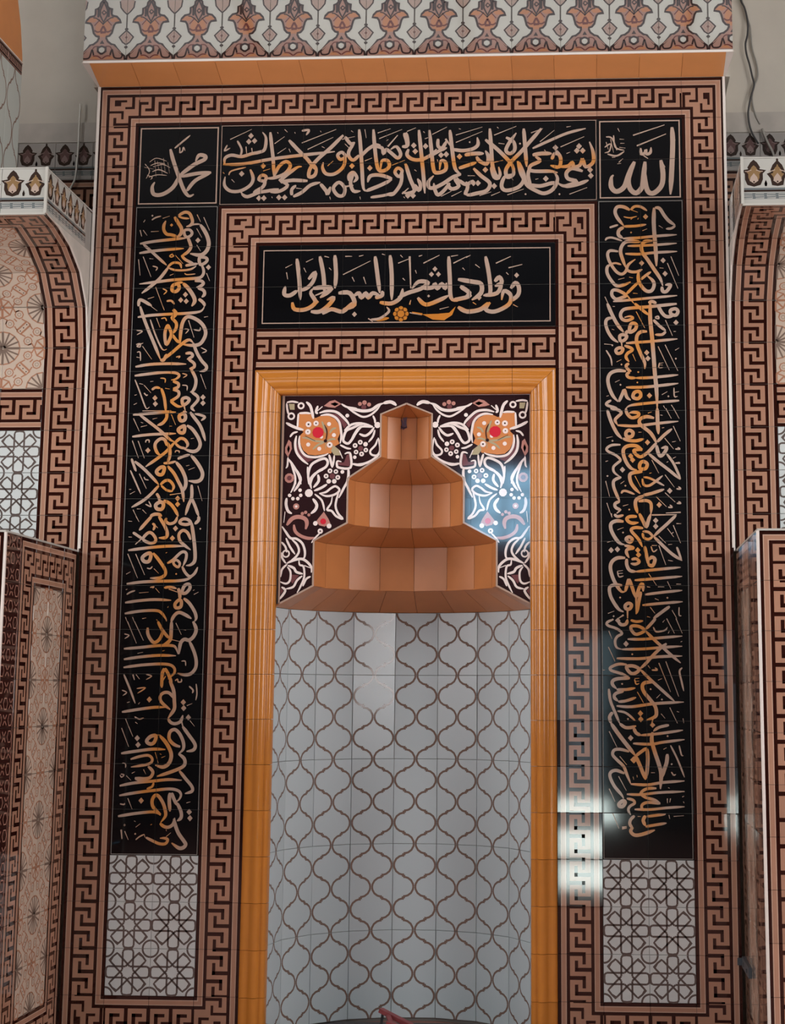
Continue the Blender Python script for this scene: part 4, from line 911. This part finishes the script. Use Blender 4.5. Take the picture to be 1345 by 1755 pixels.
(1015, 1240, S18, '''52 240,0 330,130 430,260 550,410|48 550,410 610,540 680,720|42 560,410 640,350 700,310|48 700,320 710,450 700,600 680,720|60 500,480 560,450|42 350,0 420,50 500,50 560,30|45 530,60 560,120 620,150|36 620,150 850,130 1160,85|45 760,0 780,40|38 980,20 850,50 780,100|52 770,110 760,220 800,370 850,520 880,650 870,840|50 960,390 950,500 910,620 890,700|36 520,255 750,265 900,240 1180,205
40 470,360 360,330 280,340 260,400 320,470 400,550 440,650 490,770|36 490,775 700,785 900,755 1180,735|42 410,640 310,600 240,620 225,680 280,800 370,910 400,960|48 340,1030 390,990 420,1010 390,1060 350,1060 340,1030|36 440,960 520,980 540,1020 480,1060 460,1110 490,1170|40 540,1180 490,1230 480,1290 520,1345|34 440,905 620,910 850,885 1180,870|38 820,830 700,835 620,890 680,945 800,980 870,1020|38 870,1025 720,1010 650,1030 630,1070 660,1120|34 540,1100 750,1100 950,1080 1180,1065
36 700,1190 820,1175 940,1160|45 680,1180 650,1240 680,1310|36 680,1320 800,1300 950,1275|38 380,1330 440,1320|d 490,185|22 215,100 315,305|24 1000,280 1090,460 1180,690|22 335,675 435,860|22 215,835 290,1000|22 260,1150 340,1345|20 350,420 440,530|20 1110,280 1140,400 1165,410|18 910,330 950,310|18 960,160 965,165|18 1010,520 1020,520|18 1010,620 1040,660 1070,650|18 750,630 800,630|18 970,820 990,830|24 960,960 960,1020|24 1000,960 990,1010
18 1150,940 1175,930|18 1165,1000 1175,1020|18 520,680 530,720|18 570,660 575,690|20 980,1170 990,1220|18 1040,1190 1170,1180|18 580,1190 620,1190'''),
(1015, 1300, S18, '''45 520,880 490,930 540,980 640,970 800,915|35 380,900 440,890''')]
S1, S2, S3 = 330/1345, 340/1345, 530/1345
TOP_TXT = [(370, 190, S1, '''34 50,375 200,370 400,335 600,310 830,285|34 60,370 65,330 110,310 180,320 250,300 300,290 340,270 350,190 325,150|22 150,210 180,270 170,320|22 210,250 215,300|22 250,260 255,300|36 380,150 390,250 400,340 405,460|36 405,460 440,390 490,355 520,385 480,440 400,470 340,470|34 300,480 320,450 350,460 340,490 300,480|36 345,480 330,530 260,570
34 240,410 260,470 240,520 170,560 100,560 60,520 65,460|36 180,580 220,600 300,570 360,560 440,545|36 170,560 190,590|38 640,490 540,485 450,490 560,400 600,390|36 440,480 500,520 450,560 380,570|38 510,205 570,270 640,340 690,410|38 890,170 800,260 720,330 660,400 650,460 690,450 700,400 670,360|34 850,310 880,290 905,320 870,340 850,310|36 905,320 890,390 830,440 770,440 745,400 750,360
38 1000,130 1010,250 1020,400 1030,540 1060,560|36 900,180 940,230 970,220|36 1000,310 960,345 930,320 930,280 970,220|36 1010,320 1060,270 1110,240 1150,240|38 1050,560 1150,520 1230,480|38 1230,475 1150,450 1080,455 1060,500|36 540,600 600,570 660,520 730,500|34 530,590 530,550 560,520|38 730,510 770,560 780,580 800,530|36 820,540 850,590 890,590 900,540 860,500 820,540|36 900,530 960,520|36 960,440 940,500 960,560 1010,560|34 930,490 930,450 960,430 985,470 960,500
38 1100,130 1110,260 1130,400 1170,420 1210,390 1200,350 1160,350 1150,410|36 1110,250 1160,260 1170,300 1190,270 1230,300 1270,330 1290,300 1260,250 1220,270|32 1200,250 1270,170|36 1300,250 1340,240 1330,150|34 1250,430 1270,400 1300,420 1280,460 1250,430|36 1300,430 1290,510 1240,580 1200,590|30 1080,605 1180,590 1240,570|36 1320,370 1345,440|30 1300,580 1345,540
16 100,200 250,130|16 410,230 480,180|16 430,300 490,260|18 600,225 840,130|18 640,270 820,185|16 880,200 970,180|16 1130,155 1220,125|16 1140,195 1300,130|16 1040,350 1090,330|16 90,450 110,420 210,395|14 330,420 380,405|14 1230,380 1320,345|16 780,385 820,350|24 600,140 650,135 630,170|16 480,130 500,150|d 245,175 230,215 270,210 180,440 330,385 300,610 335,610 440,605 480,605 950,385 1075,400
14 430,150 435,160|14 550,150 555,160|14 730,140 735,150|14 740,250 760,260|14 900,230 930,260|14 510,265 520,290|16 80,240 60,280 100,260|14 110,480 130,500|14 50,430 60,440|14 390,600 395,610|14 795,600 800,620|14 1005,600 1010,620|14 1310,600 1320,610|14 1040,130 1050,190|14 945,140 960,150|14 1190,210 1205,200|16 560,540 600,545'''),
(690, 190, S2, '''36 10,150 30,220 20,250|36 40,260 30,300 70,330 130,330 190,300 230,260|38 110,130 125,280 140,430 150,560|38 180,130 195,270 210,400 240,420 290,400 290,350 260,340 250,400|34 240,190 240,240 270,250 300,200|34 200,300 250,270 300,250|38 320,130 335,260 355,390 395,430|36 335,260 400,270 470,260 510,230 505,180|36 290,190 340,260|40 420,300 480,290 550,290|38 500,310 520,340 570,360 580,310 560,270|36 380,390 440,370 500,350
38 395,430 340,450 280,490 220,520 180,520 175,480 210,440|38 560,195 640,260 720,340 760,400|38 940,120 870,200 800,280 740,340 700,400 710,450 750,430 745,380 720,350|38 590,120 600,250 610,380 640,450 660,430 650,380|36 700,180 750,210 760,260 730,290 700,270 720,220 770,150|38 820,120 830,250 840,380|40 880,300 940,290 1010,290|36 900,310 930,340 870,370 860,400 900,410 1000,410 1050,420|36 1040,270 1070,320 1060,380 1000,370|34 1010,330 1030,290 1060,300
36 1060,380 1120,375 1150,350 1160,380 1200,370 1220,330 1240,380 1290,350 1290,280 1265,210|30 1200,370 1210,320|38 1220,410 1150,390 1110,420 1120,460 1180,480 1100,510 1050,490|38 1100,515 1180,500 1260,470|38 790,350 820,430 840,500 900,540 960,560 1020,530 1050,460 1020,410|38 850,500 930,510 1010,490 1060,490|36 860,390 850,440 870,520|38 780,340 800,420 820,470 780,520 700,540 670,510 690,450 740,430
36 600,380 620,450 660,460|38 480,390 530,440 590,490 570,540 500,560 440,570 420,540|36 380,470 430,500 480,470|38 350,460 380,510 330,530 300,490|36 320,490 280,540 240,570 220,540 210,490|36 420,570 440,520 430,480|38 20,360 50,460 80,540 30,560 0,550|36 80,500 110,540 120,500 100,460|28 880,255 1000,200 1120,150 1240,120
18 1070,245 1230,175|16 870,150 950,120|16 930,210 1030,130|18 620,165 770,105|16 360,165 540,110|16 360,215 540,140|16 200,160 300,110|16 30,140 90,115|16 620,350 680,335|16 1130,565 1250,520|16 710,570 820,530|16 520,575 600,550|16 600,575 660,550|16 330,580 400,545|16 260,580 330,545|14 150,190 180,180
d 75,235 85,275 155,240 260,300 295,295 385,310 560,400 620,510 480,490 510,490 370,470 35,575 70,575 1195,240 1180,270 1220,270 1035,250 970,460 1270,400 1275,440
14 450,210 460,215|16 650,220 690,225|14 790,220 800,225|14 640,110 650,120|14 1110,110 1140,105|14 1110,290 1135,280|14 960,265 970,275|14 380,120 395,125|14 900,465 920,460|14 740,460 750,470|14 440,440 490,440|14 235,330 240,350|14 80,400 95,410|14 830,560 835,570|14 1060,560 1065,570|14 140,140 150,150''')]
MID_TXT = [(430, 400, S3, '''26 200,110 210,200 215,290|24 250,200 280,170 270,210 240,240 200,250|26 200,250 170,270 145,265 150,230|26 180,300 190,330 240,330 280,300 260,260 270,240|26 300,100 315,180 320,260|26 330,250 280,270|26 365,95 370,180 365,240|28 270,240 310,235 350,240 300,280|26 260,340 300,340 340,310 360,280 330,290|26 310,350 350,330 400,340 440,300|28 380,260 430,260 450,310 400,330
26 450,270 470,260 480,280 500,260 510,280 530,260 560,270|26 540,280 570,270 570,250|26 540,100 550,180 560,260|26 605,95 612,180 612,290|26 560,300 610,305 650,280 660,240|24 690,100 695,240|26 640,280 680,260 740,240 770,215 730,210 700,240|26 750,240 790,235 800,220 810,240 830,220 845,240 850,215|26 860,100 865,200 870,280 900,295|26 725,280 760,310 820,290 860,270|26 880,290 930,280 960,270
28 910,230 950,260 930,280|28 900,200 960,210 1000,220 1000,260 960,290|28 900,320 940,340 1000,330 1030,300|26 1020,100 1035,180 1040,260 1010,270|26 1060,210 1080,190 1090,215 1060,230|26 1090,220 1070,260 1010,270|26 1040,300 1020,330 1060,340 1120,310 1130,270 1100,250 1090,290|26 1130,240 1150,215 1165,235 1160,270 1120,300
10 150,150 180,135|12 155,170 160,200|10 240,125 270,110|10 230,150 240,170|14 320,100 340,105|10 340,150 350,160|12 410,100 440,100|12 470,100 490,95|12 400,180 520,120|12 440,190 450,210|12 490,190 500,220|12 570,90 585,95|12 650,95 660,105|12 640,130 690,110|14 730,100 745,95|14 750,130 820,95|12 660,195 670,205|10 715,160 720,175|12 870,100 900,95|14 935,105 955,95|14 880,130 940,100|12 920,150 930,160|12 975,135 995,150|14 1065,130 1130,100
12 1110,170 1120,180|14 1120,150 1180,135|12 1140,310 1160,320|12 965,300 980,310|10 820,330 860,320|12 770,270 775,275|d 800,155 785,178 815,178 450,352 992,280 1155,182 285,298|10 690,345 740,355|16 520,375 560,370 600,340 590,320|14 510,370 530,385|16 690,310 695,290''')]
MOH_TXT = [(130, 0, 400/1345, '''27 545,860 560,920 590,1010 620,1090 650,1130 680,1120|26 640,1100 690,1040 780,995|26 780,995 700,1000 600,1020|28 600,1010 680,950 740,920 745,900 710,895 690,930|28 600,1010 560,1080 500,1120 450,1120 440,1080 455,1050|13 570,855 600,830 660,780|10 600,850 600,880 615,870 620,850 630,870|6 398,945 425,985 405,1030|6 410,1010 440,1022 430,1035|5 425,935 465,912 525,930|6 445,962 500,948 545,968|7 440,990 480,978 530,1000|6 420,1022 470,1008 525,1012|5 470,930 480,985|5 505,912 515,990|5 455,925 462,1020|5 490,940 498,1010|5 530,935 540,1000|6 430,955 470,940 515,945|5 395,965 450,975''')]
ALL_TXT = [(1000, 0, 345/1345, '''36 590,850 595,950 590,1100 580,1300|24 590,860 610,940|18 330,905 540,835|20 355,975 550,895|22 380,990 385,1030 410,1020 415,1000 420,1030 445,1020 450,985|18 400,1040 430,1060|36 515,1070 530,1160 520,1240 470,1290 430,1280 410,1210 400,1100|36 410,1080 400,1180 390,1250 350,1290 310,1260 300,1190 340,1090|36 340,1080 300,1170 270,1250 220,1280 185,1250 185,1190 200,1170|30 540,1120 520,1080
11 150,915 190,925 222,1005|11 200,905 212,985 272,1005|10 140,985 180,962 172,1010 140,1022|13 160,1030 220,1042 272,1012|11 228,858 240,882|9 240,930 270,932|9 245,958 272,958|9 238,985 278,990|10 150,950 165,1000|10 180,930 200,1020|12 190,1052 212,1052|13 235,1085 262,1060|9 225,1095 250,1092''')]
def seams(c0, c1, r0, r1): return ([gx(c) for c in range(c0+1, c1)], [gz(r) for r in range(r0+1, r1)])
inscription(p_lef, LEFT_TXT, False, gx(2), 0, T*.95, seams(1, 3, 3, 18))
inscription(p_rig, RIGHT_TXT, False, gx(13)-.02, 0, T*.95, seams(12, 14, 3, 18))
inscription(p_top, TOP_TXT, True, 0, gz(2)-.01, T*.50, seams(3, 12, 1, 3), .70)
inscription(p_mid, MID_TXT, True, 0, gz(5.45), T*.30, seams(4, 11, 4, 6), .70)
inscription(p_moh, MOH_TXT, True, 0, gz(9), T*.3, seams(1, 3, 1, 3), .85)
inscription(p_all, ALL_TXT, True, 0, gz(9), T*.3, seams(12, 14, 1, 3))
# gold flower and leaf under the middle inscription
def flower():
    L = p_mid.location; a = Art(); a.D = .0010
    def W(x, y): h = hit(430+x*S3, 400+y*S3, 1, 0); return (h.x-L.x, h.z-L.z)
    c = W(652, 350); r = 34*S3*T/73.5
    for k in range(8):
        t = k*PI/4; a.circle((c[0]+r*.68*math.cos(t), c[1]+r*.68*math.sin(t)), r*.34, 'amber', 1, 8)
    a.circle(c, r*.5, 'amber', 2, 10); a.ring(c, r*.52, r*.08, 'ara_dark', 3, 10)
    a.poly([W(745, 352), W(790, 375), W(840, 378), W(875, 355), W(890, 318), W(862, 345), W(810, 350)], 'amber', 1)
    a.stroke([W(700, 345), W(745, 352)], 9*S3*T/73.5, 'amber', 1); a.stroke([W(600, 368), W(560, 375), W(530, 372)], 14*S3*T/73.5, 'amber', 1, taper=(.3, .3, .3, .3))
    link('painted_flower', a.mesh('painted_flower'), p_mid, L)
flower()
# ------------------------------------------------------------------ arabesque panels on both sides of the stepped opening
SPX = NCX; SPY = .020
OUT = [(-.576, 1.918), (-.421, 2.000), (-.421, 2.207), (-.269, 2.288), (-.269, 2.494), (-.119, 2.595), (-.119, 2.793), (0, 2.842), (0, 2.884), (-.576, 2.884)]
K15 = 150/1345
ARA = [(478, 680, '''Fo 300,260 490,270 560,330 650,290 760,290 860,340 930,440 940,560 900,650 930,720 860,760 800,870 700,880 560,900 450,890 370,820 320,700 320,600 380,540 290,480
Ft 150,110 240,110 240,200 170,200|Fm 700,250 880,262 990,350 1050,430 1000,490 960,410 880,325 760,270|Fm 275,700 320,835 420,930 530,965 440,1005 335,940 270,820|Ft 830,740 930,820 960,900 850,900 800,830|Fm 1040,900 1090,870 1090,1070 920,1050 900,1010 1000,1010
Fp 690,140 780,70 860,50 960,110 860,170 760,160|Fp 95,780 150,660 190,700 200,800 140,930 95,860|Fm 790,110 860,85 920,112 860,145|Fm 125,800 150,740 170,800 145,870
26 310,255 420,250 490,260|24 300,260 290,400 285,480|34 420,80 480,140 510,240 530,340|30 600,260 570,230 600,140|26 590,220 670,150|34 110,400 200,450 300,490 380,510|24 170,620 220,560 290,540|24 120,100 130,200 150,280|24 120,90 200,75 300,90
O 340,140 42 28|O 190,300 46 28|30 620,250 740,220 880,235 980,310 1060,400 1085,470|28 640,290 760,275 870,320 930,400 950,500 960,600 940,720|30 270,600 250,720 270,850 350,960 450,1040|28 320,600 310,700 340,820 420,910 560,930 700,900 760,870
30 1340,420 1240,430 1130,480 1040,520 1000,600 990,680 1060,720 1120,660 1180,560 1260,470 1340,440|30 460,1345 450,1200 490,1060 580,990 700,950 750,1000 720,1080 600,1150 520,1240 490,1345
Cr 600,550 88|Cw 455,425 46|Cw 570,410 42|Cw 445,540 44|Cw 770,420 32|Cw 780,740 46|Cw 845,590 32|Cw 450,735 32|Cw 620,800 32|Cw 650,615 30|Ck 455,425 14|Ck 570,410 12|Ck 780,740 14|Ck 445,540 10
G24 660,380 690,460 720,560|G24 780,560 820,500 880,480|G24 720,690 820,650 870,660|G24 360,630 450,640 560,680 700,690|G24 520,810 600,740 700,700|G20 720,700 720,800|K12 720,680 740,540 700,430|K12 400,600 560,680|Ck 715,680 26
24 940,740 1040,790 1110,800|24 930,830 980,950|30 770,890 800,1000 820,1090|24 850,900 840,1000 820,1090|28 1010,880 1060,860 1100,890 1100,1090 920,1090 890,1040 900,990 960,1000|30 1345,1010 1250,1050 1130,1030|30 1065,1100 1070,1200 1040,1345
Cw 1250,700 38|Cw 1170,750 38|Cw 1185,850 36|Cw 1270,880 38|Cw 1335,820 36|Cw 1330,730 36|Cm 1255,795 40|Ck 1250,700 12|Ck 1170,750 12|Ck 1185,850 12|Ck 1270,880 12|Ck 1335,820 12|Cw 1165,930 28
Cw 785,1140 38|Cw 875,1150 36|Cw 905,1240 38|Cw 850,1300 36|Cw 765,1300 36|Cw 725,1220 38|Cm 820,1220 44|Ck 785,1140 12|Ck 875,1150 12|Ck 905,1240 12|Ck 725,1220 12|Cw 975,1155 30
24 960,110 1050,160 1200,180|22 140,930 130,1060 105,1100|28 140,950 220,1060 300,1200 340,1345|22 180,1010 240,1180 260,1345|Cp 160,1250 76|Cm 160,1250 38|Cw 1050,290 30'''),
(478, 800, '''32 230,0 330,170 300,280 230,380|24 200,0 250,150 240,280 180,400|Cw 460,405 62|26 440,0 455,180 500,340|24 500,330 480,200 560,100 680,50|32 600,120 610,220 530,320|30 740,270 640,330 540,370|26 620,410 720,390 800,330 870,300 930,350 900,400 820,440 720,450 620,410|28 1065,30 1060,200 990,340 920,480
26 930,350 900,450 870,600 910,720 980,800 880,760 810,680 740,660 800,560 820,460|24 550,420 660,520 700,680|Fp 690,690 760,800 790,870 700,920 620,900 570,840|Cr 680,840 46|Cw 560,870 36|Cw 635,990 42|Cw 770,910 38|Ck 635,990 12|36 520,490 580,580 560,660 490,720
Cw 165,440 28|Cw 215,490 28|Cw 290,490 28|Cw 335,440 28|Cw 325,360 28|Cp 265,610 48|Cw 265,610 20|34 120,480 110,580 140,680 200,720|P48 120,900 200,800 300,770 400,800 430,870 410,960|P38 230,890 250,990 330,1060 450,1100 550,1090|20 630,1020 560,1090 500,1170|20 95,690 75,860|Cp 360,720 26|Cp 410,700 26|Cp 460,740 24'''),
(470, 900, '''28 120,20 180,110 250,200 340,210 430,280 470,400 460,500 400,520|26 180,200 240,330 320,450|26 270,220 350,300 380,400 330,490 220,580|24 110,260 170,330 190,420|O 180,440 50 24|24 110,420 120,500 180,590|30 190,590 300,540 420,520 510,570 570,650 570,730|24 380,540 390,610 450,640 460,800 400,950 350,1040|24 460,620 560,660|24 200,600 120,680 95,800|30 210,620 300,660 340,720 440,750
24 200,640 250,720 240,850 180,900 90,870|26 430,780 350,850 290,950 180,980|28 110,950 170,1010 80,1140|Fm 260,760 380,770 280,900 250,860|24 560,790 490,830 440,940|Fm 95,960 140,1010 95,1070'''),
(590, 670, '''36 50,260 180,290 300,310 420,290 520,220 600,190|24 60,270 180,350 290,400 400,370 500,290 560,210|40 600,190 700,170 760,190 800,225|Cp 240,200 32|Cp 310,180 36|Cp 380,210 32|Cm 300,250 40|Cw 510,525 48|24 440,380 470,450 470,500|28 0,610 110,520 260,500 440,550|26 90,800 170,640 260,550 440,560|30 230,660 320,690 400,640 460,560|24 470,600 440,700 370,790|28 520,720 550,850 540,950 450,1050 300,1120 130,1130|24 510,740 480,830 400,920 420,980 500,990 540,930''')]
CM = {'w': 'ara_white', 'o': 'ara_orange', 'm': 'ara_maroon', 'r': 'ara_red', 'p': 'ara_pink', 't': 'ara_olive', 'k': 'ara_dark', 'G': 'ara_olive', 'K': 'ara_dark', 'P': 'ara_pink'}
def clip(poly, x0, x1, z0, z1):
    for ax, lim, s in ((0, x0, 1), (0, x1, -1), (1, z0, 1), (1, z1, -1)):
        out = []
        for i in range(len(poly)):
            a, b = poly[i-1], poly[i]; ia, ib = (a[ax]-lim)*s >= 0, (b[ax]-lim)*s >= 0
            if ia != ib:
                t = (lim-a[ax])/(b[ax]-a[ax]); out.append((a[0]+(b[0]-a[0])*t, a[1]+(b[1]-a[1])*t))
            if ib: out.append(b)
        poly = out
        if not poly: return []
    return poly
def spandrel(sx):
    who = 'Muhammad' if sx < 0 else 'Allah'
    o = thing('arabesque_panel', 'dark panel of white arabesque and orange blossom on the %s side of the vault' % who, 'panel', (SPX+sx*.3, SPY, 1.918))
    L = o.location
    def mp(p): return (SPX + sx*(-p[0]) - L.x, p[1]-L.z)
    xs = [-.6, -.5, -.3, -.1, .0]; zs = [1.9, 2.0, 2.2, 2.4, 2.6, 2.8, 3.0]
    for i in range(4):
        for j in range(6):
            q = clip(OUT, xs[i]+.0004, xs[i+1]-.0004, zs[j]+.0004, zs[j+1]-.0004)
            if len(q) < 3: continue
            ar = sum(q[k-1][0]*q[k][1]-q[k][0]*q[k-1][1] for k in range(len(q)))/2
            if abs(ar) < 2e-4: continue
            q = [mp(p) for p in q]
            if (ar > 0) == (sx > 0): q = q[::-1]
            n = len(q); cxm = sum(p[0] for p in q)/n; czm = sum(p[1] for p in q)/n
            vs = [(p[0]-cxm, 0, p[1]-czm) for p in q]+[(p[0]-cxm, .006, p[1]-czm) for p in q]
            fs = [tuple(range(n)), tuple(range(2*n-1, n-1, -1))]+[(k, k+n, (k+1) % n+n, (k+1) % n) for k in range(n)]
            link('tile', pydata('arabesque_tile', vs, fs, ['ara_dark']), o, (L.x+cxm, L.y, L.z+czm), jit(.0007))
    parts = {'vine': Art(), 'blossom': Art()}
    for a in parts.values(): a.D = .0007
    lay = {'ara_orange': 1, 'ara_olive': 2, 'ara_maroon': 2, 'ara_pink': 2, 'ara_white': 3, 'ara_red': 4, 'ara_dark': 5}
    ns = 0
    for (ox, oy, txt) in ARA:
        def W(p): h = hit(ox+p[0]*K15, oy+p[1]*K15, 1, SPY); return mp((h.x-SPX, h.z))
        mpp = K15*T/73.8
        for s in txt.replace('\n', '|').split('|'):
            s = s.split()
            if not s: continue
            k = s[0]; ns += 1; lf = (ns % 40)*1.5e-5
            if k[0] == 'F':
                q = [W(tuple(map(float, p.split(',')))) for p in s[1:]]; m_ = CM[k[1]]; parts['blossom'].poly(q, m_, lay[m_])
            elif k[0] == 'C':
                c = W(tuple(map(float, s[1].split(',')))); m_ = CM[k[1]]; parts['blossom'].circle(c, float(s[2])*mpp, m_, lay[m_]+(1 if k[1] == 'm' else 0), 10)
            elif k == 'O':
                parts['vine'].ring(W(tuple(map(float, s[1].split(',')))), float(s[2])*mpp, float(s[3])*mpp, 'ara_white', 3, 12)
            else:
                m_ = 'ara_white'
                if k[0] in 'GKP': m_ = CM[k[0]]; k = k[1:]
                q = [W(tuple(map(float, p.split(',')))) for p in s[1:]]
                parts['vine' if m_ == 'ara_white' else 'blossom'].stroke(q, float(k)*mpp*1.3, m_, lay[m_], taper=(.45, .4, .2, .25), sub=4, lift=lf)
    for nme, a in parts.items(): link(nme, a.mesh(nme), o, L)
    e = Art(); e.D = .001
    e.stroke([mp(p) for p in OUT[:8]], .008, 'line_pale', 3, smooth=False)
    e.stroke([mp(p) for p in (OUT[8], OUT[9], OUT[0])], .008, 'line_pale', 3, smooth=False)
    link('edge_line', e.mesh('edge_line'), o, L)
    link('backing', prism_mesh('spandrel_backing', [(mp(p)[0], mp(p)[1]) for p in [(-.69, 1.918)]+OUT[:8]+[(0, 2.97), (-.69, 2.97)]], .0062, .0075, 1, ['grout_dark']), o, L)
spandrel(-1); spandrel(1)
